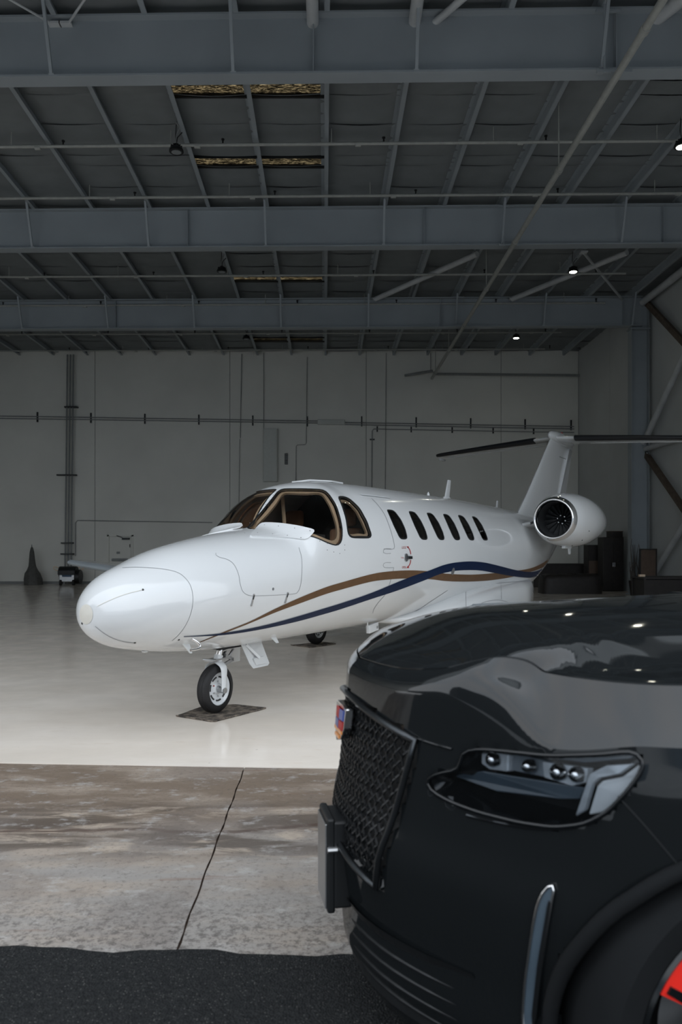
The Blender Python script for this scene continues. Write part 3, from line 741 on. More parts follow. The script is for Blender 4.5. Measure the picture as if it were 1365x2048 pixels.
def ring_band(bnd, s0, s1, off0, off1, mirror=False):
    """closed band between two scaled copies of a boundary (by metres inward)"""
    n = len(bnd); c = sum(bnd, Vector())/n
    def ins(p_, d_, off):
        q = p_+(c-p_).normalized()*d_; q = FB.find_nearest(q)[0]; return q+surf_normal(q)*off
    a = [ins(p_, s0, off0) for p_ in bnd]; b = [ins(p_, s1, off0) for p_ in bnd]
    cc = [ins(p_, s1, off1) for p_ in bnd]; d = [ins(p_, s0, off1) for p_ in bnd]
    L_ = [a, b, cc, d, a]
    if mirror: L_ = [[V(p_.x, -p_.y, p_.z) for p_ in r] for r in L_]
    return MB().loft(L_, cap=False)
def z2(pts): return [(380+.29304*x, 940+.29304*y) for x, y in pts]
def z3(pts): return [(740+.27839*x, 980+.27839*y) for x, y in pts]
def z4(pts): return [(860+.36996*x, 850+.36996*y) for x, y in pts]
def px_loop(pts, n=48):
    P_ = resample([V(x, y, 0) for x, y in pts], n, True)
    # round the corners
    P_ = [(P_[i-1]+P_[i]*2+P_[(i+1) % n])/4 for i in range(n)]
    return safe([jray(p_.x, p_.y) for p_ in P_])
wins = [
 [(123,142),(165,145),(185,160),(225,215),(255,280),(269,335),(266,352),(225,352),(210,335),(170,250)],
 [(280,154),(315,157),(335,172),(370,225),(400,290),(415,340),(412,356),(375,355),(360,338),(320,252)],
 [(409,165),(440,167),(460,182),(495,235),(525,300),(537,345),(533,358),(502,357),(488,340),(448,255)],
 [(527,173),(555,176),(575,190),(608,240),(637,305),(650,347),(646,358),(615,358),(602,343),(565,262)],
 [(634,181),(660,184),(680,198),(712,248),(740,310),(752,350),(749,360),(722,360),(708,345),(672,268)],
 [(734,190),(757,193),(775,206),(807,252),(835,312),(849,352),(846,361),(820,360),(808,346),(773,272)]]
ws = [(493,1057.5),(520,1027),(543,999),(558,979.5),(567,977),(605,977),(643,978),(652,981),(661,991),(673,1010),(681,1035),(685.5,1057),(685,1080),(680,1090),(673,1092),(655,1086),(636,1077),(620,1072),(580,1064),(540,1060),(512,1058.5)]
sw = [(676,992.7),(690.6,992.7),(702,998.6),(720,1016),(734.5,1042.5),(744,1070),(742,1076),(702,1075.6),(696.5,1069),(692,1036.7),(684.7,1013)]
loops = [px_loop(z3(q)) for q in wins]
Lws, Lsw = px_loop(ws, 72), px_loop(sw, 44)
# body shell with real openings
body = fus.build('fuselage', M['white'], jet)
def cutter(lp, depth, mirror=False):
    nn = sum((surf_normal(p_) for p_ in lp), Vector()).normalized()
    a = [p_+nn*depth for p_ in lp]; b = [p_-nn*depth for p_ in lp]
    if mirror: a = [V(p_.x,-p_.y,p_.z) for p_ in a]; b = [V(p_.x,-p_.y,p_.z) for p_ in b]
    return MB().loft([a, b])
def boolean(obj, mbs, op='DIFFERENCE'):
    cs = []
    for i, cmb in enumerate(mbs):
        c = cmb.build('cutter', None); c.matrix_world = Matrix(); cs.append(c)
        md = obj.modifiers.new('b%d' % i, 'BOOLEAN'); md.operation = op; md.object = c; md.solver = 'EXACT'
    par = obj.parent; obj.parent = None
    dg = bpy.context.evaluated_depsgraph_get(); dg.update()
    me = bpy.data.meshes.new_from_object(obj.evaluated_get(dg))
    obj.modifiers.clear(); obj.data = me; obj.parent = par
    for c in cs: bpy.data.objects.remove(c)
md = body.modifiers.new('sol', 'SOLIDIFY'); md.thickness = .025; md.offset = -1
cut = [cutter(q, .16) for q in loops]+[cutter(Lws, .22), cutter(Lws, .22, True), cutter(Lsw, .15), cutter(Lsw, .15, True)]
boolean(body, cut)
me = body.data
if not me.materials: me.materials.append(M['white'])
for p_ in me.polygons: p_.use_smooth = True; p_.material_index = 0
nrm = []
for p_ in me.polygons:
    pn = p_.normal
    for li in p_.loop_indices:
        co = me.vertices[me.loops[li].vertex_index].co
        d_ = FB.find_nearest(co)[3]
        if d_ < .004:
            sn = surf_normal(co); nrm.append(tuple(sn if sn.dot(pn) > .6 else pn))
        else: nrm.append(tuple(pn))
me.normals_split_custom_set(nrm)
# panes and seals
def win_part(lp, kind, gl, frame, name='cabin_window', seal=.014, mirror=False, trimw=.035):
    w0 = centre_fill(lp, 5, -.008, mirror=mirror).build(name, gl, jet, smooth=80)
    ring_band(lp, -.006, seal, .0015, -.006, mirror).build('seal', M['seal'], w0, smooth=60)
    if frame: ring_band(lp, seal, seal+trimw, -.03, -.05, mirror).build('inner_frame', M['tan'], w0, smooth=60)
    return w0
for lp in loops: win_part(lp, 0, G_cabin, True, trimw=.02)
win_part(Lws, 0, G_wind, True, 'windshield', trimw=.06); win_part(Lws, 0, G_wind, True, 'windshield', mirror=True, trimw=.06)
win_part(Lsw, 0, G_wind, True, 'side_window', trimw=.035, seal=.022); win_part(Lsw, 0, G_wind, True, 'side_window', seal=.022, mirror=True)
# cockpit inside
cb = MB()
for u in (2.0,): pass
pts = [section(u, 48) for u in (1.9, 2.2)]
def inner(u, lo, hi, sc=.93):
    r_ = section(u, 96); z0, z1 = interp(BOT, u)+.04, interp(TOP, u)-.04; lo = max(lo, z0); hi = min(hi, z1); out = []
    for k in range(12):
        z = lerp(lo, hi, k/11); y = max([0.02]+[min(abs(p0.y), abs(p1.y)) for p0, p1 in zip(r_, r_[1:]+r_[:1]) if (p0.z-z)*(p1.z-z) <= 0]); out.append((y*sc-.03, z))
    return [V(u, max(.01, y), z) for y, z in out]+[V(u, -max(.01, y), z) for y, z in reversed(out)]
MB().loft([inner(1.75,1.2,1.62), inner(2.15,1.2,1.66), inner(2.5,1.2,1.66)]).build('instrument_panel', M['cockpit'], jet)
MB().loft([inner(1.95,1.6,1.74,.90), inner(2.2,1.6,1.76,.90), inner(2.5,1.6,1.73,.90)]).build('glare_shield', M['cockpit'], jet)
MB().loft([inner(1.6,.70,.86), inner(3.0,.70,.86), inner(8.8,.70,.86)]).build('cabin_floor', M['cockpit'], jet)
MB().loft([inner(3.75,.8,2.4), inner(3.80,.8,2.4)]).build('bulkhead', M['cockpit'], jet)
MB().loft([inner(8.6,.8,2.4), inner(8.65,.8,2.4)]).build('aft_bulkhead', M['cockpit'], jet)
for s in (-1, 1):
    se = MB().box((2.95,s*.36-.21,1.14), (3.40,s*.36+.21,1.26)).build('pilot_seat', M['leather'], jet, bevel=.04)
    MB().box((3.36,s*.36-.21,1.2), (3.48,s*.36+.21,1.82)).build('backrest', M['leather'], se, bevel=.05)
    MB().box((3.38,s*.36-.12,1.84), (3.47,s*.36+.12,2.04)).build('headrest', M['leather'], se, bevel=.04)
    MB().box((3.0,s*.36-.15,.84), (3.35,s*.36+.15,1.15)).build('seat_base', M['cockpit'], se)
    MB().tube(catmull([V(2.56,s*.36,1.45), V(2.68,s*.36,1.47)], 4)+[V(2.70,s*.36,1.47)], .02, 8).tube([V(2.70,s*.36-.15,1.52), V(2.70,s*.36-.12,1.44), V(2.70,s*.36+.12,1.44), V(2.70,s*.36+.15,1.52)], .014, 8).build('control_yoke', M['black'], jet)
MB().tube([V(2.72,0,1.74), V(2.66,0,2.2)], .02, 8).build('compass_post', M['tan'], jet)
for k in range(4):
    for s in (-1, 1):
        x = 4.6+k*.95
        se = MB().box((x,s*.48-.2,1.15), (x+.45,s*.48+.2,1.28)).build('cabin_seat', M['leather'], jet, bevel=.04)
        MB().box((x+.4,s*.48-.2,1.2), (x+.52,s*.48+.2,1.95)).build('backrest', M['leather'], se, bevel=.04)
        MB().box((x+.05,s*.40-.08,.86), (x+.4,s*.40+.08,1.16)).build('seat_base', M['cockpit'], se)
# stripes painted on the body: strips that follow the surface
def strip(name, up, lo, mt, off, n=150, parent=jet, m=4, bvh=None):
    U = resample(catmull([V(x, y, 0) for x, y in up], 6), n); L_ = resample(catmull([V(x, y, 0) for x, y in lo], 6), n)
    mb = MB(); rows = []
    for a, b in zip(U, L_):
        r = [jray(*a.lerp(b, j/m).xy, bvh, off) for j in range(m+1)]
        rows.append(r)
    for r0, r1 in zip(rows, rows[1:]):
        for j in range(m):
            q = [r0[j], r0[j+1], r1[j+1], r1[j]]
            if any(x is None for x in q): continue
            if max((q[0]-q[2]).length, (q[1]-q[3]).length) > .7: continue
            mb.add(q, [(0,1,2,3)])
    bm = bmesh.new(); m_ = mb.mesh('x'); bm.from_mesh(m_); bmesh.ops.remove_doubles(bm, verts=bm.verts, dist=.0004); bm.to_mesh(m_); bm.free()
    o = bpy.data.objects.new(name, m_); COL.objects.link(o); o.parent = parent; m_.materials.append(mt); shade(m_, 60)
    return o
g_up = [(395,1285.5),(420,1275),(450,1262.5),(500,1242.5),(550,1217.5),(600,1195),(650,1175),(682.5,1165),(740,1149),(776,1143),(818,1140.6),(851,1142),(880,1146),(912.6,1148.4),(948.8,1149),(990.6,1146),(1032,1141.5),(1063,1136),(1088,1124.8),(1104,1113),(1112,1104)]
g_lo = [(395,1286.5),(420,1277),(450,1265.5),(500,1246),(550,1225),(600,1206.5),(650,1188.5),(682.5,1179),(740,1163.7),(776,1159),(815,1156.8),(857,1158),(893,1162),(935,1163),(976.6,1161),(1018.4,1155),(1046,1147.5),(1074,1140),(1096,1129),(1106,1119),(1113,1107)]
b_up = [(367.5,1272),(410,1269.5),(450,1265),(500,1256.5),(550,1245),(600,1231),(640,1219),(682.5,1206),(740,1186.6),(795.7,1163.7),(832,1149.8),(857,1141.5),(887.5,1130),(912.6,1124.8),(940.4,1122.8),(968,1124.8),(999,1131.7),(1032,1140),(1060,1143.7),(1079.6,1140),(1097,1128.6),(1107,1118),(1113,1109)]
b_lo = [(367.5,1273.2),(410,1271.5),(450,1269),(500,1262),(550,1252.5),(600,1241),(640,1230),(682.5,1217.5),(740,1198.5),(795.7,1180.4),(851,1159.6),(879,1148.4),(907,1142),(935,1140),(962.7,1141),(990.6,1146),(1018.4,1151),(1046,1154.6),(1065.7,1154.6),(1083,1148),(1099,1136),(1108,1124),(1114,1111.6)]
o = strip('bronze_stripe', g_up, g_lo, M['gold'], .003)
o = strip('navy_stripe', b_up, b_lo, M['blue'], .005)
def draw_line(name, pts, wpx=.9, mt=None, parent=jet, off=.002, n=None, bvh=None):
    C_ = resample(catmull([V(x, y, 0) for x, y in pts], 8), n or max(6, int(sum((Vector(a)-Vector(b)).length for a, b in zip(pts, pts[1:]))/4)))
    U, L_ = [], []
    for i, p_ in enumerate(C_):
        d_ = (C_[min(i+1, len(C_)-1)]-C_[max(0, i-1)]).normalized(); nn = V(-d_.y, d_.x, 0)*wpx/2
        U.append((p_+nn).xy); L_.append((p_-nn).xy)
    mb = MB(); rows = [(jray(*a, bvh, off), jray(*b, bvh, off)) for a, b in zip(U, L_)]
    for (a, b), (c, d) in zip(rows, rows[1:]):
        if None in (a, b, c, d) or (a-c).length > .3: continue
        mb.add([a, b, d, c], [(0,1,2,3)])
    return mb.build(name, mt or M['line'], parent)
def z1(pts): return [(140+.24908*x, 1040+.24908*y) for x, y in pts]
draw_line('radome_seam', z1([(420,384),(520,380),(640,384),(760,396),(860,420),(920,460),(965,520),(986,600),(984,690),(960,780),(920,860),(870,925),(820,970)]), .8)
draw_line('lightning_strip', z1([(222,692),(330,640),(450,595),(580,562)]), 1.1, M['cream'], off=.004)
draw_line('lightning_strip', z1([(205,852),(270,905),(350,950),(440,977),(520,986)]), .9, M['line'], off=.004)
draw_line('baggage_door_seam', [(432,1106),(432,1110),(440,1115),(455,1119),(468,1129),(477,1148),(481,1170),(487,1184),(500,1191),(530,1191),(585,1188),(597,1182),(603,1160),(604,1120),(598,1095)], .8)
draw_line('cabin_door_seam', z3([(12,60),(60,110),(105,175),(140,260),(165,345),(174,420),(100,422)]), .8)
draw_line('cabin_door_seam', z3([(172,558),(160,610),(140,680),(110,750),(60,810),(30,855),(22,885)]), .8)
for q in ([(152,422),(104,424),(102,455),(152,455)], [(152,522),(104,524),(102,556),(172,557)]): draw_line('door_hinge_cover', z3(q), .8)
draw_line('belly_seam', z3([(210,950-30),(330,870),(470,780),(560,720)]), .8)
# nose cap, drain dots, latches
cap = safe([jray(173+13.2*math.cos(a*math.pi/16), 1228.5+19.8*math.sin(a*math.pi/16)) for a in range(32)])
centre_fill(cap, 3, .003).build('nose_cap', M['cream'], jet, smooth=60)
def dot(px, py, r, mt, name='fastener', parent=jet, th=.004):
    p_ = jray(px, py)
    if p_ is None: return
    n_ = surf_normal(p_); q = n_.to_track_quat('X', 'Z').to_matrix().to_4x4()
    return MB().lathe([(0,r),(th,r),(th,.0004)], Matrix.Translation(p_)@q, 10).build(name, mt, parent)
for x, y in ((286,1179.5),(270,1285.5),(164.5,1247),(358,1279.5)): dot(x, y, .009, M['ink'], 'static_port')
dot(546.5,1178,.013,M['rivet'],'baggage_lock')
for (x0,y0,x1,y1) in ((508,1188,502,1212),(576,1184.5,569.5,1206)):
    a, b = jray(x0,y0,off=.004), jray(x1,y1,off=.004)
    lt = MB().bar(a, b, .020, .010, surf_normal(a)).build('door_latch', M['alu'], jet, bevel=.002)
    c_ = a.lerp(b,.3); MB().bar(a.lerp(b,.1)+surf_normal(a)*.005, a.lerp(b,.45)+surf_normal(a)*.005, .012, .006, surf_normal(a)).build('latch_lever', M['ink'], lt)
# windshield rain deflectors at its base
defl = [(497,1074),(510,1061),(523,1046.5),(545,1046.5),(567,1048),(600,1053),(632,1061),(623,1071),(614,1080.5),(580,1077),(540,1075)]
lp = px_loop(defl, 44)
for mir in (False, True):
    d0 = centre_fill(lp, 4, .014, mirror=mir).build('deflector', M['white'], jet, smooth=70)
    n_ = len(lp); ed = []
    for s_ in (.014, -.002): ed.append([(lambda q: V(q.x, -q.y, q.z) if mir else q)(p_+surf_normal(p_)*s_) for p_ in lp])
    MB().loft(ed, cap=False).build('edge', M['white'], d0, smooth=60)
for x, y in ((530,1052),(558,1054),(590,1058),(620,1063),(515,1068),(545,1070),(575,1073),(602,1077),(640,1082),(655,1087),(500,1046),(508,1037),(516,1028),(524,1018),(532,1009),(540,1000),(547,990),(553,984),(478,1062),(470,1066),(490,1066),(690,1090),(690,1100),(680,1107),(668,1104),(655,1100)):
    p_ = jray(x, y)
    if p_ is not None:
        n_ = surf_normal(p_); offs = .014 if 505 < x < 625 and y > 1048 else 0
        MB().lathe([(0,.005),(.002,.005),(.0025,.0003)], Matrix.Translation(p_+n_*offs)@n_.to_track_quat('X','Z').to_matrix().to_4x4(), 8).build('rivet', M['rivet'], jet)
# door handle, arrows, lettering
h0 = dot(*z3([(259,485)])[0], .048, M['alu'], 'door_handle', th=.012)
a, b = jray(*z3([(262,485)])[0], off=.02), jray(*z3([(294,486)])[0], off=.02)
MB().bar(a, b, .035, .015, surf_normal(a)).build('lever', M['satin'], h0, bevel=.004)
def arrow(pts, tip):
    o = draw_line('arrow_mark', z3(pts), 1.5, M['red'], off=.003)
    T = [jray(*q, off=.003) for q in z3(tip)]; MB().add(T, [(0,1,2)]).build('arrow_head', M['red'], o)
arrow([(270,408),(284,424),(291,445),(294,462)], [(262,406),(280,405),(276,420)])
arrow([(294,503),(290,525),(282,543),(272,556)], [(264,560),(284,560),(272,545)])
def text_on(body_, name, s, x0, y0, x1, y1, mt, parent, ray=None, off=.003):
    cu = bpy.data.curves.new('t', 'FONT'); cu.body = s; cu.resolution_u = 2; to = bpy.data.objects.new('t', cu); COL.objects.link(to)
    dg = bpy.context.evaluated_depsgraph_get(); dg.update(); me_ = bpy.data.meshes.new_from_object(to.evaluated_get(dg)); bpy.data.objects.remove(to)
    xs_ = [v.co.x for v in me_.vertices]; ys_ = [v.co.y for v in me_.vertices]
    for v in me_.vertices:
        a = (v.co.x-min(xs_))/(max(xs_)-min(xs_)); b = (v.co.y-min(ys_))/(max(ys_)-min(ys_))
        q = (ray or jray)(lerp(x0, x1, a), lerp(y1, y0, b), off=off)
        if q is not None: v.co = q
    o = bpy.data.objects.new(name, me_); COL.objects.link(o); o.parent = parent; me_.materials.clear(); me_.materials.append(mt); return o
text_on(0, 'lettering', 'LOCK', 804, 1092.5, 812.5, 1097.5, M['red'], jet)
text_on(0, 'lettering', 'OPEN', 804, 1132.3, 812.5, 1137, M['red'], jet)
text_on(0, 'lettering', 'PUSH', 802.5, 1114, 807.5, 1117, M['red'], jet)
dot(*z3([(597,584)])[0], .05, M['alu'], 'access_port', th=.006)
# wing fairing under the body
def fair(u):
    hw = interp([(4.4,.02),(4.7,.35),(5.2,.62),(5.9,.84),(6.8,.93),(8.2,.93),(9.0,.80),(9.5,.62),(9.9,.40),(10.1,.2)], u)
    b = interp([(4.4,.66),(4.8,.60),(5.4,.53),(6.2,.48),(8.4,.48),(9.2,.56),(9.8,.74),(10.1,.92)], u)
    t = interp([(4.4,.68),(4.8,.74),(5.4,.86),(6.4,1.02),(8.2,1.12),(9.3,1.14),(10.1,1.05)], u)
    ring = []
    for k in range(48):
        a = 2*math.pi*k/48; e = .62
        y = math.copysign(abs(math.cos(a))**e, math.cos(a))*hw; z = math.copysign(abs(math.sin(a))**e, math.sin(a))
        ring.append(V(u, y, (t+b)/2+(t-b)/2*z))
    return ring
FM = MB().loft([fair(4.4+.1*k) for k in range(58)])
fr_ = FM.build('wing_fairing', M['white'], jet, smooth=70)
FMB = BVHTree.FromPolygons([tuple(v) for v in FM.v], FM.f)
for q in ([(690,705),(691,760),(692,840)], [(690,705),(820,685),(940,668),(1100,655)], [(943,668),(945,720),(947,785)], [(765,850),(800,815),(860,797),(930,790),(990,805)]):
    draw_line('rivet_line', z3(q), .9, bvh=FMB)
# wings
def foil(n=14, th=.12):
    top = [((1-math.cos(math.pi*i/n))/2) for i in range(n+1)]
    yt = lambda x: 5*th*(.2969*math.sqrt(x)-.126*x-.3516*x*x+.2843*x**3-.1015*x**4)
    return [(x, yt(x)) for x in top]+[(x, -yt(x)*.75) for x in reversed(top[1:-1])]
def wing(rows, name, mt, parent, side):                # rows (v, u_le, chord, w, th)
    rings = []
    for v, ul, ch, w_, th in rows: rings.append([jl(ul+x*ch, side*v, w_+y*ch) for x, y in foil(14, th)])
    return MB().loft(rings).build(name, mt, parent, smooth=50)
WR = [(.3,5.55,2.35,.64,.12),(.95,5.60,2.2,.68,.12),(2.6,5.75,1.75,.82,.12),(5,5.95,1.35,1.05,.12),(7.3,6.13,.98,1.26,.12),(7.7,6.22,.85,1.30,.11),(7.86,6.45,.5,1.315,.10)]
for s in (-1, 1):
    wg = wing(WR, 'wing', M['white'], jet, s)
    rings = []
    for v, ul, ch, w_, th in WR[1:-1]:
        rings.append([jl(ul-.012+x*ch*.10, s*v, w_+y*ch*1.25) for x, y in [(0,0),(.15,.022),(.5,.04),(1,.055),(1,-.04),(.5,-.032),(.15,-.018)]])
    MB().loft(rings).build('leading_edge', M['steel'], wg, smooth=50)
    fp = MB()
    fp.loft([[jl(ul+ch*.72, s*v, w_-.02), jl(ul+ch*1.0, s*v, w_-.03), jl(ul+ch*.72, s*v, w_-.06)] for v, ul, ch, w_, th in WR[1:4]]).build('flap', M['white'], wg)
# fin
fin = []
FW = [(2.0,10.35,3.1,.16),(2.28,10.60,3.15,.15),(2.6,11.05,2.85,.14),(3.2,11.82,2.4,.12),(3.8,12.57,2.0,.11),(4.02,12.85,1.8,.10)]
rings = []
for w_, ul, ch, th in FW: rings.append([V(ul+x*ch, y*ch*.55, w_) for x, y in foil(14, th)])
fn = MB().loft(rings).build('fin', M['white'], jet, smooth=50)
MB().tube([V(11.2,0,2.30), V(12.85,0,4.03)], .001, 4)
for w0, w1 in ((2.7,3.9),):
    rr = []
    for w_ in (w0, w1):
        ul = interp([(a, b) for a, b, c, d in FW], w_); ch = interp([(a, c) for a, b, c, d in FW], w_)
        rr.append([V(ul+ch*.74,-.075,w_), V(ul+ch*.99,-.012,w_), V(ul+ch*.99,.012,w_), V(ul+ch*.74,.075,w_)])
    MB().loft(rr).build('rudder', M['white'], fn)
MB().bar(V(13.2,-.1,3.62), V(13.75,-.085,3.62), .012, .012).build('rudder_hinge', M['rivet'], fn)
# dorsal bullet at the top of the fin
rings = []
for t, r in ((12.70,.01),(12.74,.05),(12.85,.09),(13.1,.125),(13.6,.14),(14.2,.12),(14.6,.07),(14.8,.01)): rings.append([V(t, r*.8*math.cos(a*math.pi/10), 4.06+r*1.05*math.sin(a*math.pi/10)) for a in range(20)])
bl_ = MB().loft(rings).build('tail_bullet', M['white'], jet, smooth=60)
MB().lathe([(0,.03),(.03,.03),(.05,.001)], Matrix.Translation(V(13.7,0,4.19))@Matrix.Rotation(-math.pi/2,4,'Y'), 10).build('beacon', M['red'], bl_)
TP = [(.08,12.95,1.35,4.02,.10),(.6,13.08,1.2,4.00,.10),(1.8,13.34,.98,3.95,.10),(3.0,13.60,.76,3.89,.10),(3.12,13.68,.62,3.885,.08)]
for s in (-1, 1):
    tp = wing(TP, 'tailplane', M['white'], jet, s)
    rings = []
    for v, ul, ch, w_, th in [(.45,13.04,1.24,4.005,.1)]+TP[2:4]+[(3.1,13.66,.7,3.885,.1)]:
        rings.append([jl(ul-.014+x*ch, s*v, w_+y*ch) for x, y in [(0,0),(.02,.035),(.07,.055),(.14,.062),(.14,-.05),(.07,-.045),(.02,-.03)]])
    MB().loft(rings).build('de_ice_boot', M['boot'], tp, smooth=60)
    e0 = [[jl(ul+ch*.70, s*v, w_-.005), jl(ul+ch*1.01, s*v, w_), jl(ul+ch*.70, s*v, w_-.035)] for v, ul, ch, w_, th in TP[1:4]]
    MB().loft(e0).build('elevator', M['white'], tp)
    MB().lathe([(-.05,.004),(0,.028),(.2,.034),(.34,.02),(.36,.002)], Matrix.Translation(jl(13.75, s*3.05, 3.80)), 12).build('tip_weight', M['white'], tp, smooth=60)
# engines
def engine(side):
    Mx = Matrix.Translation(jl(8.62, side*1.25, 2.075))@Matrix.Rotation(side*math.radians(-2), 4, 'Z')
    prof = [(.10,.365),(.20,.405),(.4,.44),(.7,.465),(1.0,.468),(1.3,.45),(1.6,.415),(1.9,.365),(2.15,.31),(2.15,.27),(1.6,.26)]
    en = MB().lathe(prof, Mx, 64).build('engine_nacelle', M['white'], jet, smooth=50)
    lip = [(.115,.372),(.05,.355),(.01,.335),(0,.322),(.008,.308),(.04,.297),(.12,.292)]
    MB().lathe(lip, Mx, 64).build('intake_lip', M['chrome'], en, smooth=80)
    MB().lathe([(.12,.292),(.3,.288),(.55,.29)], Mx, 64).build('intake_duct', M['alu'], en, smooth=60)
    MB().lathe([(.52,.292),(.53,.001)], Mx, 48).build('fan_disc', M['cockpit'], en)
    for k in range(18):
        a = 2*math.pi*k/18; R_ = Mx@Matrix.Rotation(a, 4, 'X')
        MB().add([R_@V(.47,-.02,.07), R_@V(.52,.03,.07), R_@V(.50,.05,.285), R_@V(.44,-.045,.285)], [(0,1,2,3)]).build('fan_blade', M['black'], en)
    MB().lathe([(.34,.001),(.38,.035),(.45,.065),(.52,.075)], Mx, 24).build('spinner', M['black'], en, smooth=60)
    for k in range(6):
        a = 2*math.pi*k/6+.3; q = Mx@V(.455, .068*math.cos(a), .068*math.sin(a))
        MB().lathe([(-.014,.0005),(-.010,.011),(.01,.012)], Matrix.Translation(q), 8).build('spinner_bolt', M['lampw'], en)
    MB().lathe([(2.0,.25),(2.35,.235),(2.35,.22),(2.0,.23)], Mx, 40).build('exhaust_nozzle', M['alu'], en, smooth=50)
    # drain mast and blade under the nacelle
    b0 = Mx@V(.75, 0, -.462)
    MB().box((-.22,-.03,-.03), (.22,.03,.02), Matrix.Translation(b0)).build('drain_fairing', M['white'], en, bevel=.01)
    MB().prism([b0+V(.1,-.012,0), b0+V(.22,-.012,0), b0+V(.20,-.012,-.13), b0+V(.15,-.012,-.13)], V(0,.024,0)).build('drain_mast', M['white'], en)
    for k in range(7):
        a = -2.7+k*.42*side; q = Mx@V(.62, .462*math.cos(a), .462*math.sin(a)); MB().lathe([(-.004,.001),(-.003,.008),(.01,.008)], Matrix.Translation(q)@Matrix.Rotation(0,4,'Y'), 8).build('cowl_fastener', M['ink'], en)
    MB().bar(Mx@V(.10,.05*side,-.385), Mx@V(.12,-.14*side,-.355), .03, .10).build('lip_vent', M['ink'], en) if False else None
    # pylon
    rr = []
    for v, ul, ch in ((.45,8.7,2.5),(.70,8.85,2.2),(.86,8.97,1.9)): rr.append([jl(ul+x*ch, side*v, 1.93+y*ch*.8+(v-.45)*.25) for x, y in foil(12,.09)])
    MB().loft(rr).build('pylon', M['white'], jet, smooth=50)
engine(1); engine(-1)
MB().bar(jl(8.90,.83,2.03), jl(8.97,.70,1.99), .02, .035).build('pylon_intake', M['ink'], jet)
# antennas
def blade(u, h, c0, c1, sw_, name, v=0):
    z = interp(TOP, u)-.02
    rr = [[V(u+x*c0, y*c0*.6-v, z) for x, y in foil(8,.18)], [V(u+sw_+x*c1, y*c1*.6-v, z+h) for x, y in foil(8,.16)]]
    a = MB().loft(rr).build(name, M['white'], jet, smooth=50)
    MB().loft([[V(u-.06+x*(c0+.16), y*c0*1.6-v, z+.012) for x, y in foil(8,.18)], [V(u-.03+x*(c0+.08), y*c0-v, z+.045) for x, y in foil(8,.18)]]).build('antenna_base', M['white'], a)
blade(7.02, .32, .20, .13, .14, 'blade_antenna'); blade(9.35, .16, .11, .09, .04, 'small_antenna')
MB().lathe([(0,.02),(.05,.02),(.08,.001)], Matrix.Translation(V(6.5,.03,2.36))@Matrix.Rotation(-math.pi/2,4,'Y'), 10).build('gps_antenna', M['white'], jet)
MB().prism([V(3.25,.28,2.352), V(3.7,.18,2.372), V(3.95,0,2.378), V(3.6,-.05,2.375), V(3.2,0,2.36)], V(0,0,.018)).build('roof_antenna', M['white'], jet)
draw_line('rain_gutter', z2([(1167,172),(1250,180),(1362,194)]), 2.2, M['lampw'], off=.012)
# probes under the nose
p_ = jray(368, 1288); MB().prism([p_+V(-.02,0,.01), p_+V(.07,0,.0), p_+V(.075,-.03,-.085), p_+V(.05,-.03,-.085)], V(0,.012,0)).build('probe_fin', M['white'], jet)
p_ = jray(385, 1278); pt = MB().tube(catmull([p_, p_+V(.03,-.035,-.03), p_+V(.045,-.05,-.065), p_+V(.01,-.052,-.082), p_+V(-.08,-.052,-.084)], 4), .012, 10).build('pitot_tube', M['chrome'], jet, smooth=60)
p_ = jray(546, 1275); MB().prism([p_+V(-.04,0,.012), p_+V(.05,0,.012), p_+V(.09,-.01,-.06), p_+V(.05,-.01,-.06)], V(0,.01,0)).build('belly_antenna', M['white'], jet)
p_ = jray(283, 1296) or jl(.6,0,.7); MB().lathe([(0,.03),(.012,.025),(.018,.001)], Matrix.Translation(jl(.6,.02,.715))@Matrix.Rotation(math.pi/2,4,'Y'), 12).build('drain_cap', M['white'], jet)
q = jl(4.12, .32, .62)
bx_ = MB().box((-.12,-.02,-.05), (.12,.03,.05), Matrix.Translation(q)@Matrix.Rotation(-.1,4,'Y')).build('marker_box', M['white'], jet, bevel=.008)
mk = MB().tube([q+V(-.13,.0,-.05), q+V(-.13,0,.08)], .008, 6).build('marker_bracket', M['white'], bx_)
LM = BVHTree.FromPolygons([tuple(v.co) for v in bx_.data.vertices], [tuple(p__.vertices) for p__ in bx_.data.polygons])
text_on(0, 'lettering', '00', 0, 0, 1, 1, M['ink'], bx_, ray=lambda x, y, off=0: q+V(.055+.045*x, -.0225, .02-.035*y))
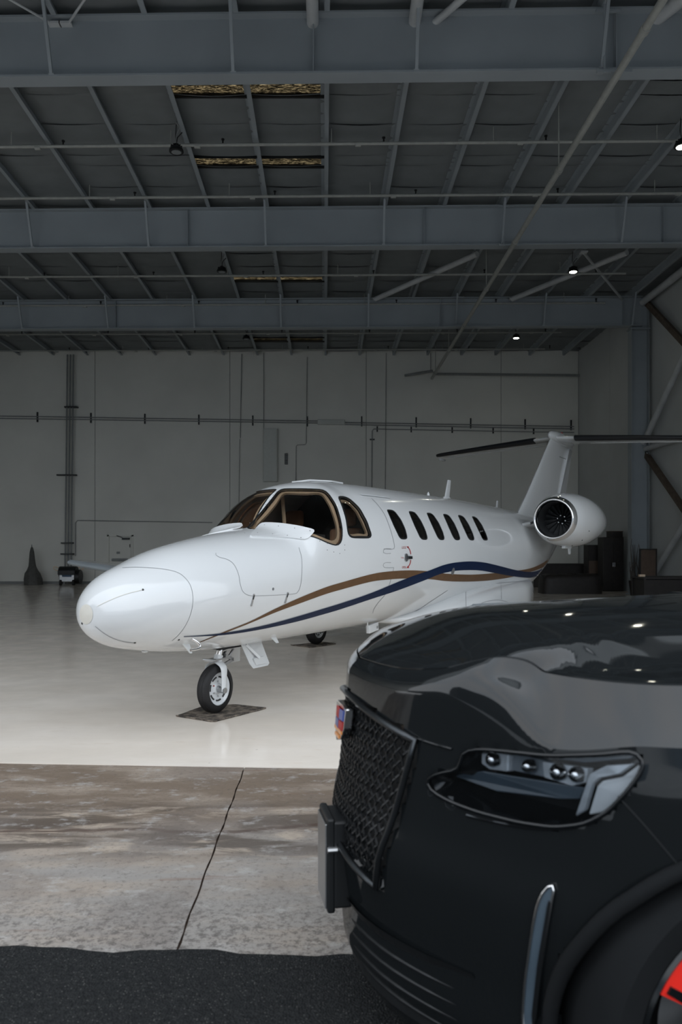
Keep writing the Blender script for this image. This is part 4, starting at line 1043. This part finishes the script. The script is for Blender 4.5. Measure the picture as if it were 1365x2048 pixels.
# nose gear
W0 = jl(1.55, 0, .246)
def wheel(c, R_, wd, rim, par, name='wheel', side=1):
    Mx = Matrix.Translation(c)@Matrix.Rotation(-math.pi/2*side, 4, 'Z')          # axis local x -> port
    h = wd/2
    ty = MB().lathe([(-h*.72,rim),(-h*.9,rim+.02),(-h,R_-.07),(-h*.88,R_-.03),(-h*.62,R_-.008),(-h*.3,R_),(0,R_+.002),(h*.3,R_),(h*.62,R_-.008),(h*.88,R_-.03),(h,R_-.07),(h*.9,rim+.02),(h*.72,rim)], Mx, 56).build(name, M['rubber'], par, smooth=60)
    for x in (-h*.36,-h*.12,h*.12,h*.36): MB().lathe([(x-.003,R_+.001),(x,R_+.004),(x+.003,R_+.001)], Mx, 40).build('tread_rib', M['rubber'], ty, smooth=60)
    MB().lathe([(h*.74,rim+.004),(h*.80,rim-.006),(h*.66,rim-.02),(h*.55,rim-.03),(h*.42,rim-.05),(h*.38,.06),(h*.6,.045),(h*.6,.02)], Mx, 48).build('rim', M['lampw'], ty, smooth=40)
    MB().lathe([(-h*.74,rim+.004),(-h*.66,rim-.02),(-h*.3,.04),(-h*.3,.001)], Mx, 32).build('inner_rim', M['lampw'], ty, smooth=40)
    for k in range(7):
        a0_ = 2*math.pi*k/7; pts = [Mx@V(h*.46+.004, (rim-.045)*math.cos(a0_+t*.11), (rim-.045)*math.sin(a0_+t*.11)) for t in range(6)]
        MB().tube(pts, .0085, 6).build('rim_slot', M['ink'], ty)
    for k in range(6):
        a0_ = 2*math.pi*(k+.5)/6; MB().lathe([(0,.006),(.012,.006),(.013,.0005)], Mx@Matrix.Translation(V(h*.44,.07*math.cos(a0_),.07*math.sin(a0_))), 6).build('wheel_bolt', M['red'] if k == 2 else M['alu'], ty)
    MB().lathe([(h*.3,.03),(h*.85,.028),(h*.95,.02),(h*.95,.001)], Mx, 16).build('hub', M['alu'], ty, smooth=40)
    return ty
wheel(W0, .229, .125, .158, jet, 'nose_tyre')
MB().tube([jl(1.62,0,.62), jl(1.60,0,.56), jl(1.585,0,.50)], .034, 16).build('strut', M['chrome'], jet, smooth=60)
MB().tube([jl(1.60,0,.56), jl(1.575,0,.485)], .045, 16).build('strut_collar', M['lampw'], jet, smooth=50)
pts = catmull([jl(1.55,.105,.225), jl(1.555,.105,.36), jl(1.56,.095,.45), jl(1.565,.04,.492), jl(1.57,-.0,.50), jl(1.565,-.04,.492), jl(1.56,-.095,.45), jl(1.555,-.105,.36), jl(1.55,-.105,.225)], 5)
fk = MB(); rings = []
for i, q in enumerate(pts):
    a = (pts[min(i+1, len(pts)-1)]-pts[max(i-1, 0)]).normalized(); x = V(1,0,0); y = a.cross(x).normalized()
    wv = lerp(.065, .030, abs(i/(len(pts)-1)-.5)*2)
    rings.append([q+x*wv*math.cos(t*math.pi/6)+y*.014*math.sin(t*math.pi/6) for t in range(12)])
fk.loft(rings).build('fork', M['lampw'], jet, smooth=60)
MB().tube([jl(1.55,-.125,.235), jl(1.55,.125,.235)], .028, 14).build('axle', M['alu'], jet, smooth=40)
MB().bar(jl(1.66,.03,.55), jl(1.78,.03,.50), .02, .03).bar(jl(1.78,.03,.50), jl(1.63,.03,.46), .02, .03).build('torque_link', M['alu'], jet)
MB().bar(jl(1.46,.0,.52), jl(1.66,.0,.53), .10, .015).tube([jl(1.47,.08,.525), jl(1.47,-.08,.525)], .012, 8).build('steering_collar', M['alu'], jet)
MB().tube([jl(1.62,.03,.60), jl(1.72,.05,.62), jl(1.80,.02,.60), jl(1.72,.02,.53)], .011, 6).tube([jl(1.80,-.04,.66), jl(1.66,0,.53)], .016, 8).build('drag_brace', M['alu'], jet)
gd = MB().prism([jl(1.78,.13,.66), jl(2.12,.12,.66), jl(2.20,.17,.42), jl(2.16,.18,.40), jl(1.92,.18,.40), jl(1.88,.165,.45)], V(0,.012,0)).build('gear_door', M['white'], jet, bevel=.004)
MB().prism([jl(1.93,.16,.50), jl(2.10,.16,.50), jl(2.12,.17,.43), jl(1.96,.17,.43)], V(0,-.014,0)).build('door_rib', M['white'], gd)
MB().bar(jl(1.86,.13,.64), jl(2.0,.19,.5), .02, .025).build('door_link', M['white'], gd)
gd2 = MB().prism([jl(1.80,-.13,.66), jl(2.10,-.13,.66), jl(2.16,-.18,.42), jl(1.90,-.18,.42)], V(0,.012,0)).build('gear_door', M['white'], jet, bevel=.004)
MB().box((1.56,-.07,.618), (1.95,.07,.66)).build('gear_bay', M['cockpit'], jet)
# main gear
for s in (-1, 1):
    c = jl(6.55, s*2.07, .260)
    wheel(c, .24, .17, .14, jet, 'main_tyre', side=1)
    MB().tube([jl(6.42,s*1.95,.86), jl(6.5,s*1.95,.5), jl(6.55,s*1.95,.24)], .04, 12).build('main_strut', M['lampw'], jet, smooth=50)
    MB().tube([jl(6.55,s*1.93,.24), jl(6.55,s*2.07,.24)], .035, 12).build('main_axle', M['alu'], jet)
    MB().bar(jl(6.3,s*1.9,.80), jl(6.5,s*1.93,.40), .02, .05).build('side_brace', M['alu'], jet)
    MB().prism([jl(6.3,s*2.16,.84), jl(6.8,s*2.16,.84), jl(6.74,s*2.2,.58), jl(6.36,s*2.2,.58)], V(0,.012,0)).build('gear_door', M['white'], jet)
# mats
def ground_mat(poly, lab):
    P_ = [gp(*q) for q in poly]; c = sum(P_, Vector())/len(P_); e = thing('drip_mat', lab, 'mat', c)
    P_ = resample([p_-c for p_ in P_], 44, True); r_ = random.Random(5)
    P_ = [V(p_.x*(1+r_.uniform(-.012,.012)), p_.y*(1+r_.uniform(-.012,.012)), .0) for p_ in P_]
    mb = MB(); mb.prism(P_, V(0,0,.010)); mb.build('mat_sheet', M['mat'], e)
    for (a, b) in ((0,11),(11,22)): MB().tube([P_[i]+V(0,0,.010) for i in range(a, b+1)], .007, 6).build('frayed_edge', M['mat'], e)
ground_mat([(353,1433),(427,1445),(536,1417),(470,1410),(403,1415)], 'dirty brown mat under the nose wheel of the jet')
ground_mat([(582,1291),(621,1296),(673,1288),(648,1284.5)], 'dark flat mat under the far main wheel of the jet')

# ================================================================== CAR
PH = math.radians(10.5); CO = V(.0, 2.70, 0)
CMx = Matrix.Translation(CO)@Matrix.Rotation(PH, 4, 'Z'); CI = CMx.inverted()
car = thing('black_suv', 'glossy black luxury SUV at lower right with its grille facing left', 'car', CO, PH)
SV = [(0,0),(.15,.014),(.3,.055),(.48,.15),(.58,.225),(.7,.315),(.8,.40),(.88,.475),(.95,.575)]
cont = [(0,0),(.014,.15),(.055,.3),(.15,.48),(.225,.58),(.315,.7),(.40,.80),(.475,.88),(.575,.95),(.72,.985),(.9,1.005),(1.3,1.02),(2.5,1.03),(4.2,1.02),(4.8,.99),(5.1,.9),(5.25,.7),(5.32,.35),(5.33,0)]
def hts(s_): return lerp(1.165, 1.085, sst(.18, .38, s_)) if s_ < .38 else lerp(1.085, 1.118, sst(.38, .58, s_))
HT = 1.118
half = catmull([V(a, b, 0) for a, b in cont], 14)
half = resample(half, 420)
for _ in range(120): half = [half[0]]+[(half[i-1]+half[i]*2+half[i+1])/4 for i in range(1, 419)]+[half[-1]]
def wf(s): return 1-sst(.15, .85, s)
FH = [(.0,.20),(.10,.10),(.2,.045),(.3,.01),(.42,0),(.58,-.02),(.66,-.025),(.8,.0),(1.0,.018),(1.12,.028)]
SH = [(.0,.14),(.2,.08),(.35,.03),(.6,.0),(.8,-.005),(1.0,.0),(1.12,.015)]
def skin(i, h):
    p_ = half[i]; w_ = wf(p_.x) if p_.x < 3 else -sst(4.3, 5.1, p_.x)*.6
    ww = abs(w_)
    return V(p_.x+interp(FH, h)*w_, max(0, p_.y-interp(SH, h)*(1-ww)*min(1, p_.y*3)) , h if h < .9 else .9+(h-.9)*(hts(p_.x)-.9)/(HT-.9))
def H(u, v):
    v = abs(v)
    return 1.235-.025*(v/.9)**2+.05*sst(.60, .53, v)*sst(.1, .5, u)+.055*max(0, 1-(v/.55)**2)*sst(-.1, .6, u)+.105*(1-math.exp(-max(0, u-.06)/.8))*(1-.75*(min(v, .95)/.95)**2)
HT = 1.118
def shut(i): return lerp(.035, .165, sst(.15, .33, half[i].x))
def inward(i, d):
    p_ = skin(i, HT); tx = max(p_.x, .95); t = V(tx, 0, HT)
    L_ = (t-p_).length
    return p_+(t-p_)*(min(d, L_)/max(L_, 1e-6)), L_
def topz(i, d):
    q, L_ = inward(i, d)
    fr = sst(.24, .40, half[i].x)
    pw = lerp(2, 3, sst(.06, .2, half[i].x)); g1 = max(0, 1-(1-min(d/lerp(.13, .07, sst(.1, .3, half[i].x)), 1))**pw)**(1/pw); g2 = min(d/.17, 1)
    g = lerp(g1, g2, fr)
    ht_ = hts(half[i].x); return V(q.x, q.y, ht_+(H(q.x, q.y)-ht_)*g)
hs = [.12+.02*k for k in range(50)]+[HT]
iu = [i for i in range(420)]
ncol = len(iu)
# raw left skin for ray casting
raw = MB(); cols = []
tl = [.03, .08, .16, .28, .42, .6, .8, 1.0]
for i in iu:
    col_ = [skin(i, h) for h in hs]+[topz(i, shut(i)*t) for t in tl]
    L_ = inward(i, 9)[1]
    col_ += [topz(i, shut(i)+(L_-shut(i))*t) for t in (.02,.06,.12,.2,.28,.36,.44,.5,.56,.62,.7,.8,.9,1)]
    cols.append(col_)
mlen = len(cols[0])
for s in (1, -1):
    o0 = len(raw.v)
    for c_ in cols: raw.v += [jl(q.x, s*q.y, q.z) for q in c_]
    for a in range(ncol-1):
        for b in range(mlen-1): raw.f.append([o0+a*mlen+b, o0+(a+1)*mlen+b, o0+(a+1)*mlen+b+1, o0+a*mlen+b+1])
CB = BVHTree.FromPolygons([tuple(v) for v in raw.v], raw.f)
CC = CI@V(0,0,CH)
def cray(px, py, off=0, bvh=None):
    d = (CI.to_3x3()@(at(px, py, 1.0)-V(0,0,CH))).normalized()
    loc, nr, idx, dist = (bvh or CB).ray_cast(CC, d)
    if loc is None: return None
    nn = nr if nr.dot(d) < 0 else -nr
    return loc+nn*off
def cproj(p_):
    q = CMx@p_; return CX+q.x/q.y*F, CY-(q.z-CH)/q.y*F
LAMP = [(925,1506),(945,1498),(985,1500),(1100,1512),(1200,1509),(1262,1502),(1280,1508),(1290,1532),(1262,1575),(1215,1625),(1170,1648),(1110,1655),(1040,1645),(960,1625),(900,1603),(862,1580),(850,1560),(880,1545),(922,1540)]
def inpoly(x, y, P_):
    r = False; j = len(P_)-1
    for i in range(len(P_)):
        (xi, yi), (xj, yj) = P_[i], P_[j]
        if (yi > y) != (yj > y) and x < (xj-xi)*(y-yi)/(yj-yi)+xi: r = not r
        j = i
    return r
def polydist(x, y, P_):
    b_ = 1e9
    for (x0, y0), (x1, y1) in zip(P_, P_[1:]+P_[:1]):
        t = max(0, min(1, ((x-x0)*(x1-x0)+(y-y0)*(y1-y0))/max(1e-9, (x1-x0)**2+(y1-y0)**2)))
        b_ = min(b_, math.hypot(x-x0-t*(x1-x0), y-y0-t*(y1-y0)))
    return b_
def ghw(h): return lerp(.335, .435, (h-.575)/(1.035-.575))
def gtop(v): return 1.095-.062*(abs(v)/.43)**1.6
def gbot(v): return .635-.06*(abs(v)/.335)
def in_grille(v, h): return gbot(v) < h < gtop(v) and abs(v) < ghw(h)
def in_arch(u, h):
    return any((u-c_)**2+(h-.42)**2 < .455**2 for c_ in (.84, 4.0))
# body skin (recessed at grille and lamps, open at the arches)
for s in (1, -1):
    b1 = MB(); h1 = MB(); nb = len(hs)+len(tl)
    idx = {}
    for a in range(ncol):
        for b in range(nb):
            q = cols[a][b].copy(); x, y = cproj(jl(q.x, q.y, q.z))
            if q.x < 1.3:
                if in_grille(q.y, q.z) and q.x < .45: q.x += .07
                elif inpoly(x, y, LAMP):
                    g_ = sst(4, 20, polydist(x, y, LAMP)); q.x += .09*g_; q.y -= .025*g_
            b1.v.append(jl(q.x, s*q.y, q.z))
    for a in range(ncol-1):
        for b in range(nb-1):
            c_ = (cols[a][b]+cols[a+1][b+1])/2
            if b < len(hs)-1 and c_.y > .8 and in_arch(c_.x, c_.z): continue
            b1.f.append([a*nb+b, (a+1)*nb+b, (a+1)*nb+b+1, a*nb+b+1])
    if s == 1: left = b1
    else:
        o0 = len(left.v); left.v += b1.v; left.f += [[x+o0 for x in f] for f in b1.f]
bo = left.build('body_shell', M['car'], car); shade(bo.data, 35)
hd = MB()
lim = [i for i in range(ncol) if half[i].x < 1.66]
nh = mlen-nb
for s in (1, -1):
    o0 = len(hd.v)
    for a in lim:
        e_ = cols[a][nb-1]; f_ = cols[a][nb]
        hd.v.append(jl(*[(lerp(e_.x, f_.x, .25)), s*lerp(e_.y, f_.y, .25), lerp(e_.z, f_.z, .25)-.02]))
        hd.v.append(jl(*[(lerp(e_.x, f_.x, .28)), s*lerp(e_.y, f_.y, .28), lerp(e_.z, f_.z, .28)+.001]))
        hd.v += [jl(q.x, s*q.y, q.z) for q in cols[a][nb:]]
    w_ = nh+2
    for a in range(len(lim)-1):
        for b in range(w_-1): hd.f.append([o0+a*w_+b, o0+(a+1)*w_+b, o0+(a+1)*w_+b+1, o0+a*w_+b+1])
hm = hd.mesh('hood'); bm = bmesh.new(); bm.from_mesh(hm); bmesh.ops.remove_doubles(bm, verts=bm.verts, dist=.001); bmesh.ops.recalc_face_normals(bm, faces=bm.faces); bm.to_mesh(hm); bm.free()
hood = bpy.data.objects.new('hood', hm); COL.objects.link(hood); hood.parent = car; hm.materials.append(M['car']); shade(hm, 35)
# rear deck filler under the cabin
MB().box((1.66,-.86,1.05), (5.15,.86,1.27)).build('waist', M['car'], car, bevel=.03)
MB().box((.75,-.62,.25), (4.9,.62,1.08)).build('engine_bay', M['black'], car)
# greenhouse
def rf(u, v, z): return V(u, v, z)
gh_rows = []
base = [(1.62,.0),(1.66,.45),(1.80,.80),(2.2,.93),(3.5,.95),(4.7,.93),(5.1,.82),(5.22,.4),(5.24,0)]
topp = [(2.42,.0),(2.45,.40),(2.52,.62),(2.7,.72),(3.5,.75),(4.5,.73),(4.8,.66),(4.9,.3),(4.9,0)]
def ringp(tab, z): 
    L_ = resample(catmull([V(a, b, 0) for a, b in tab], 6), 60); return [V(p_.x, -p_.y, z) for p_ in L_]+[V(p_.x, p_.y, z) for p_ in reversed(L_[1:-1])]
rb0, rt0 = ringp(base, 1.27), ringp(topp, 1.84)
for i, q in enumerate(rb0): q.z = 1.27+.10*sst(2.2, 1.6, q.x)*(1-min(1, abs(q.y)/.9)**2)
MB().loft([rb0, rt0], cap=False).build('cabin_glass', G_car, car, smooth=50)
roof_r = [rt0, [V(lerp(3.6,p_.x,.97), p_.y*.96, 1.90) for p_ in rt0], [V(lerp(3.6,p_.x,.7), p_.y*.7, 1.935) for p_ in rt0], [V(lerp(3.6,p_.x,.3), p_.y*.3, 1.945) for p_ in rt0]]
MB().loft(roof_r).build('roof', M['car'], car, smooth=50)
for s in (-1, 1):
    for (a, b, c, d) in ((1.80,.80,2.50,.62),(2.95,.95,2.98,.74),(4.05,.95,4.02,.75),(5.0,.86,4.72,.68)):
        MB().bar(V(a, s*b, 1.25), V(c, s*d, 1.86), .10, .04).build('pillar', M['car'], car)
    MB().box((2.0,s*1.16-.11,1.15), (2.15,s*1.16+.11,1.36)).build('mirror', M['car'], car, bevel=.05)
    MB().bar(V(2.1,s*.93,1.20), V(2.08,s*1.1,1.22), .06, .05).build('mirror_arm', M['car'], car)
    MB().box((2.45,s*1.025-.02,.98), (2.70,s*1.025+.02,1.02)).build('door_handle', M['satin'], car, bevel=.008)
# shut line between fender and door, fender and bumper (thin dark grooves)
def cline(name, pts, wpx, mt, off=.002, n=30, parent=car):
    C_ = resample(catmull([V(x, y, 0) for x, y in pts], 8), n); rows = []
    for i, p_ in enumerate(C_):
        d_ = (C_[min(i+1, len(C_)-1)]-C_[max(0, i-1)]).normalized(); nn = V(-d_.y, d_.x, 0)*wpx/2
        rows.append((cray(p_.x+nn.x, p_.y+nn.y, off), cray(p_.x-nn.x, p_.y-nn.y, off)))
    mb = MB()
    for (a, b), (c, d) in zip(rows, rows[1:]):
        if None in (a, b, c, d) or (a-c).length > .3: continue
        mb.add([a, b, d, c], [(0,1,2,3)])
    return mb.build(name, mt, parent)
cline('bumper_seam', [(1237,1592),(1290,1650),(1345,1715),(1364,1738)], 3.2, M['seal'])
def loop_c(pts, n, off):
    P_ = resample([V(x, y, 0) for x, y in pts], n, True); P_ = [(P_[i-1]+P_[i]*2+P_[(i+1) % n])/4 for i in range(n)]
    return P_
def cpatch(pts, off, name, mt, parent=car, n=60, rings=6, tube=None, tmt=None, tname='rim', bothsides=True, thick=0):
    P_ = loop_c(pts, n, off); c = sum(P_, Vector())/n; vs = []
    for r in range(rings):
        for p_ in P_:
            q = c.lerp(p_, 1-r/rings); vs.append(cray(q.x, q.y, off))
    vs.append(cray(c.x, c.y, off))
    if any(v is None for v in vs):
        good = [v for v in vs if v is not None][0]
        for i, v in enumerate(vs):
            if v is None: vs[i] = vs[i-1] if i and vs[i-1] is not None else good
    res = None
    for s in ((1, -1) if bothsides else (1,)):
        mb = MB(); mb.v = [V(v.x, v.y*s, v.z) for v in vs]
        for r in range(rings-1):
            for i in range(n): j = (i+1) % n; mb.f.append([r*n+i, r*n+j, (r+1)*n+j, (r+1)*n+i])
        for i in range(n): mb.f.append([(rings-1)*n+i, (rings-1)*n+(i+1) % n, rings*n])
        o = mb.build(name, mt, parent, smooth=60)
        if s == 1: res = o
        if tube: MB().tube([mb.v[i] for i in list(range(n))+[0]], tube, 8, False).build(tname, tmt, o, smooth=60)
    return res
lens = cpatch(LAMP, .004, 'headlamp_lens', G_lens, tube=.006, tmt=M['gloss'], tname='lamp_bezel')
def lamp_point(px, py, back): 
    a = cray(px, py, 0); d = (a-CC).normalized(); return a+V(back, .02*0, 0)
def lamp_shape(pts, back, th, name, mt, parent=lens, mirror=True):
    P_ = [lamp_point(x, y, back) for x, y in pts]
    for s in ((1, -1) if mirror else (1,)):
        MB().prism([V(q.x, q.y*s, q.z) for q in P_], V(th, 0, 0)).build(name, mt, parent, bevel=.003)
M['mod'] = mat('lamp reflector', (.62,.66,.70), .3, metal=.5, var=.12, vs=40)
M['mid'] = mat('grey lamp reflector', (.22,.25,.28), .3, metal=.3, var=.1)
M['bez'] = mat('lamp inner bezel', (.06,.085,.11), .3, coat=.4, var=.1)
lamp_shape([(1152,1631),(1169,1574),(1180,1563),(1220,1555),(1251,1531),(1277,1529),(1264,1552),(1227,1596),(1187,1625)], .035, .01, 'light_blade', M['lampw'])
lamp_shape([(1128,1634),(1157,1548),(1190,1532),(1247,1528),(1217,1549),(1177,1557),(1163,1569),(1148,1622)], .030, .01, 'light_blade_edge', M['mod'])
lamp_shape([(932,1503),(985,1506),(985,1545),(948,1540),(932,1528)], .045, .02, 'reflector', M['mod'])
lamp_shape([(988,1510),(1052,1522),(1048,1556),(985,1543)], .055, .02, 'reflector', M['mid'])
lamp_shape([(1052,1524),(1142,1538),(1138,1566),(1112,1574),(1055,1556)], .045, .02, 'reflector', M['mod'])
lamp_shape([(870,1552),(930,1544),(1135,1578),(1122,1600),(1080,1600),(960,1585)], .05, .01, 'lower_bezel', M['bez'])
lamp_shape([(945,1500),(1150,1514),(1260,1505),(1240,1518),(1150,1526),(990,1508)], .03, .02, 'upper_bezel', M['bez'])
for x, y, r in ((957,1521,.020),(1028,1534,.018),(1085,1546,.022),(1122,1551,.020)):
    q = lamp_point(x, y, .035)
    for s in (1, -1):
        o = MB().lathe([(-.014,.0008),(-.011,r*.5),(-.004,r*.85),(.004,r),(.02,r)], Matrix.Translation(V(q.x, q.y*s, q.z)), 20).build('projector', M['chrome'], lens, smooth=60)
# grille: frame, backing, mesh
def gpt(v, h, d=0):
    return V(interp(SV, abs(v))+interp(FH, h)+d, -v, h)
fr_pts = [gpt(ghw(h), h, -.004) for h in [.60+.0475*k for k in range(11)]]
frame_loop = [gpt(v, gtop(v)+.004, -.005) for v in [-.435+.0435*k for k in range(21)]]+[gpt(ghw(h), h, -.005) for h in [1.03-.0455*k for k in range(1, 10)]]+[gpt(v, gbot(v)-.004, -.005) for v in [.335-.0335*k for k in range(21)]]+[gpt(-ghw(h), h, -.005) for h in [.62+.0455*k for k in range(0, 9)]]
gb = MB(); nn_ = 24
gv = []
for a in range(nn_+1):
    for b in range(nn_+1):
        v = lerp(-.36, .36, b/nn_)*lerp(.95, 1.22, a/nn_); gv.append(gpt(v, lerp(gbot(v), gtop(v), a/nn_), .055))
gb.v = gv; gb.f = [[a*(nn_+1)+b, a*(nn_+1)+b+1, (a+1)*(nn_+1)+b+1, (a+1)*(nn_+1)+b] for a in range(nn_) for b in range(nn_)]
grille = gb.build('grille', M['seal'], car)
fl_ = frame_loop+[frame_loop[0]]
MB().tube(fl_, .011, 8, False).build('grille_frame', M['satin'], grille, smooth=60)
gm = MB(); step = .030
for fam in (1, -1):
    k = -60
    while k < 60:
        seg = []
        for t in range(0, 61):
            v = -.52+1.04*t/60; h = .84+fam*(v)*1.25+k*step*1.4
            if in_grille(v*1.01, h): seg.append(gpt(v, h, .012+.006*(t % 2)))
            else:
                if len(seg) > 1: gm.tube(seg, .0042, 4)
                seg = []
        if len(seg) > 1: gm.tube(seg, .0042, 4)
        k += 1
o = gm.build('grille_mesh', M['seal'], grille); o['kind'] = 'stuff'
gl = MB()
for a in range(17):
    for b in range(-18, 19):
        h = .62+a*.0275; v = b*.0245+(.012 if a % 2 else 0)
        if in_grille(v*1.03, h): q = gpt(v, h, .008); gl.box(q-V(.002,.002,.004), q+V(.002,.002,.004))
o = gl.build('grille_studs', M['satin'], grille); o['kind'] = 'stuff'
# crest on the grille
def crest_poly(sx, sy): return [gpt(x*sx, 1.005+y*sy, -.030) for x, y in ((-1,.9),(-.5,1),(.5,1),(1,.9),(.92,-.2),(.6,-.8),(0,-1.05),(-.6,-.8),(-.92,-.2))]
cr0 = MB().prism(crest_poly(.085,.062), V(.03,0,0)).build('crest', M['chrome'], grille, bevel=.004)
for (x0, x1, y0, y1, mt) in ((.02,.065,.012,.045,M['eblue']),(.02,.065,-.02,.008,M['red']),(-.045,.015,.012,.045,M['red']),(-.045,.015,-.02,.008,M['eblue']),(-.06,.06,-.034,-.023,M['yellow']),(-.035,.035,-.053,-.043,M['yellow'])):
    MB().prism([gpt(x0,1.005+y0,-.033), gpt(x1,1.005+y0,-.033), gpt(x1,1.005+y1,-.033), gpt(x0,1.005+y1,-.033)], V(.004,0,0)).build('enamel', mt, cr0)
# plate bracket, lower intake, vertical light blades, trim
pb = MB().box((-.062,-.09,.385), (-.035,.09,.70)).box((-.04,-.09,.40), (.06,.09,.69)).build('plate_bracket', M['black'], car, bevel=.008)
MB().box((-.068,-.08,.40), (-.062,.08,.68)).build('plate', M['alu'], pb, bevel=.002)
MB().tube([V(-.063,-.096,.60), V(-.03,-.096,.60)], .010, 8).build('bracket_bolt', M['alu'], pb)
li = MB(); rows = []
for h in (.20,.28,.36,.44):
    rows.append([gpt(v, h, .03 if h in (.28,.36) else -.004) for v in [-.62+.062*k for k in range(21)]])
li.loft(rows, cap=False, closed=False).build('lower_intake', M['black'], car)
for k in range(4):
    MB().tube([gpt(v, .235+k*.045, .01) for v in [-.6+.06*j for j in range(21)]], .006, 6).build('intake_bar', M['seal'], car)
BL = [(1098,1770),(1113,1765),(1098,1850),(1083,1950),(1070,2055),(1048,2055),(1054,1960),(1068,1860),(1080,1800)]
o = cpatch(BL, .010, 'corner_light', M['bez'], n=40, rings=3, tube=.004, tmt=M['chrome'], tname='corner_trim')
BL2 = [(1102,1790),(1109,1788),(1088,1935),(1076,2050),(1066,2050),(1080,1920)]
cpatch(BL2, .016, 'corner_guide', M['satin'], n=30, rings=2)
# thin bright strips round the headlamp underside
def ctube(name, pts, r, mt, n=30, off=.003):
    C_ = resample(catmull([V(x, y, 0) for x, y in pts], 8), n); Q = [cray(p_.x, p_.y, off) for p_ in C_]; Q = [x for x in Q if x is not None]
    for s in (1, -1): MB().tube([V(x.x, x.y*s, x.z) for x in Q], r, 6).build(name, mt, car, smooth=60)
ctube('lamp_trim', [(935,1630),(990,1643),(1060,1655),(1110,1657),(1160,1652),(1200,1636),(1240,1600),(1275,1560)], .004, M['satin'])
ctube('bumper_crease', [(818,1470),(860,1485),(905,1498)], .003, M['gloss'])
# wheel arch trims + liners + wheels
def circ(u0, h0, r, v, a0=-.25, a1=math.pi+.25, n=36): return [V(u0-r*math.cos(lerp(a0, a1, k/n)), -v, h0+r*math.sin(lerp(a0, a1, k/n))) for k in range(n+1)]
def side_v(u):
    return lin([(.2,.76),(.345,.8),(.44,.88),(.55,.94),(.70,.98),(.9,1.005),(1.3,1.02),(2.5,1.03),(4.2,1.02),(4.8,.99)], u)
for s in (1, -1):
    for u0 in (.84, 4.0):
        C_ = [q for q in circ(u0, .42, .458, 0)]
        MB().tube([V(q.x, -s*(side_v(q.x)-interp(SH, q.z)*.9), q.z) for q in C_], .02, 8).build('arch_trim', M['tyreb'], car, smooth=50)
        a = [V(q.x, -s*(side_v(q.x)-.02), q.z) for q in C_]; b = [V(q.x, -s*.62, q.z) for q in C_]
        MB().loft([a, b], cap=False, closed=False).build('arch_liner', M['tyreb'], car)
        MB().box((u0-.46, -s*.64-.01, .2), (u0+.46, -s*.64+.01, .86)).build('inner_liner', M['black'], car)
SPOKE = .12
def road_wheel(u0, s):
    Mx = Matrix.Translation(V(u0, -s*.865, .415))@Matrix.Rotation(-math.pi/2*s, 4, 'Z')
    h = .14
    ty = MB().lathe([(-h,.31),(-h,.39),(-h*.8,.412),(0,.416),(h*.8,.412),(h,.39),(h*.97,.34),(h*.85,.315)], Mx, 64).build('tyre', M['tyreb'], car, smooth=50)
    MB().lathe([(h*.88,.318),(h*.92,.308),(h*.8,.302),(-h,.30)], Mx, 64).build('rim', M['gloss'], ty, smooth=40)
    for k in range(7):
        R_ = Mx@Matrix.Rotation(2*math.pi*k/7+SPOKE, 4, 'X')
        MB().add([R_@q for q in (V(h*.55,-.022,.05),V(h*.55,.022,.05),V(h*.75,.012,.285),V(h*.75,-.012,.285),V(h*.8,-.018,.05),V(h*.8,.018,.05),V(h*.9,.009,.285),V(h*.9,-.009,.285))], [(0,1,2,3),(4,5,6,7),(0,4,7,3),(1,5,6,2),(0,1,5,4),(3,2,6,7)]).build('spoke', M['gloss'], ty)
    MB().lathe([(h*.5,.06),(h*.9,.055),(h*.95,.001)], Mx, 24).build('hub_cap', M['satin'], ty, smooth=40)
    MB().lathe([(-.02,.02),(-.02,.20),(.01,.20),(.01,.02)], Mx, 48).build('brake_disc', M['alu'], ty)
    # caliper on the leading side of the disc
    R0, R1 = .150, .297; pts = []
    sg = 1
    for k in range(9):
        a = math.radians(lerp(118, 152, k/8)) ; pts.append((a, R1))
    pf = [V(u0+R1*math.cos(a), 0, .415-R1*math.sin(a)*-1) for a, r in pts]+[V(u0+R0*math.cos(a), 0, .415+R0*math.sin(a)) for a, r in reversed(pts)]
    MB().prism([V(q.x, -s*.90, q.z) for q in pf], V(0, -s*.085, 0)).build('caliper', M['caliper'], ty, bevel=.015)
for u0 in (.84, 4.0):
    for s in (1, -1): road_wheel(u0, s)
MB().box((1.55,-1.0,.22), (3.6,1.0,.30)).build('running_board', M['black'], car, bevel=.02)
# clean helper meshes
for me_ in list(bpy.data.meshes):
    if me_.users == 0: bpy.data.meshes.remove(me_)

groups = {'roof_girder': 'grey girders across the roof', 'steel_column': 'white columns by the right wall', 'wall_brace': 'bracing between the right-hand columns', 'roof_brace': 'tubes and rods bracing the roof', 'sprinkler_pipe': 'thin sprinkler pipes across the roof', 'high_bay_lamp': 'high-bay lamps under the roof', 'wall_conduit': 'conduits along the back wall', 'thin_conduit': 'thin cables on the back wall', 'tall_cabinet': 'dark cabinets by the right wall', 'drip_mat': 'mats under the jet wheels'}
for o in COL.objects:
    if not o.parent and o.name.split('.')[0] in groups and 'label' in o: o['group'] = groups[o.name.split('.')[0]]
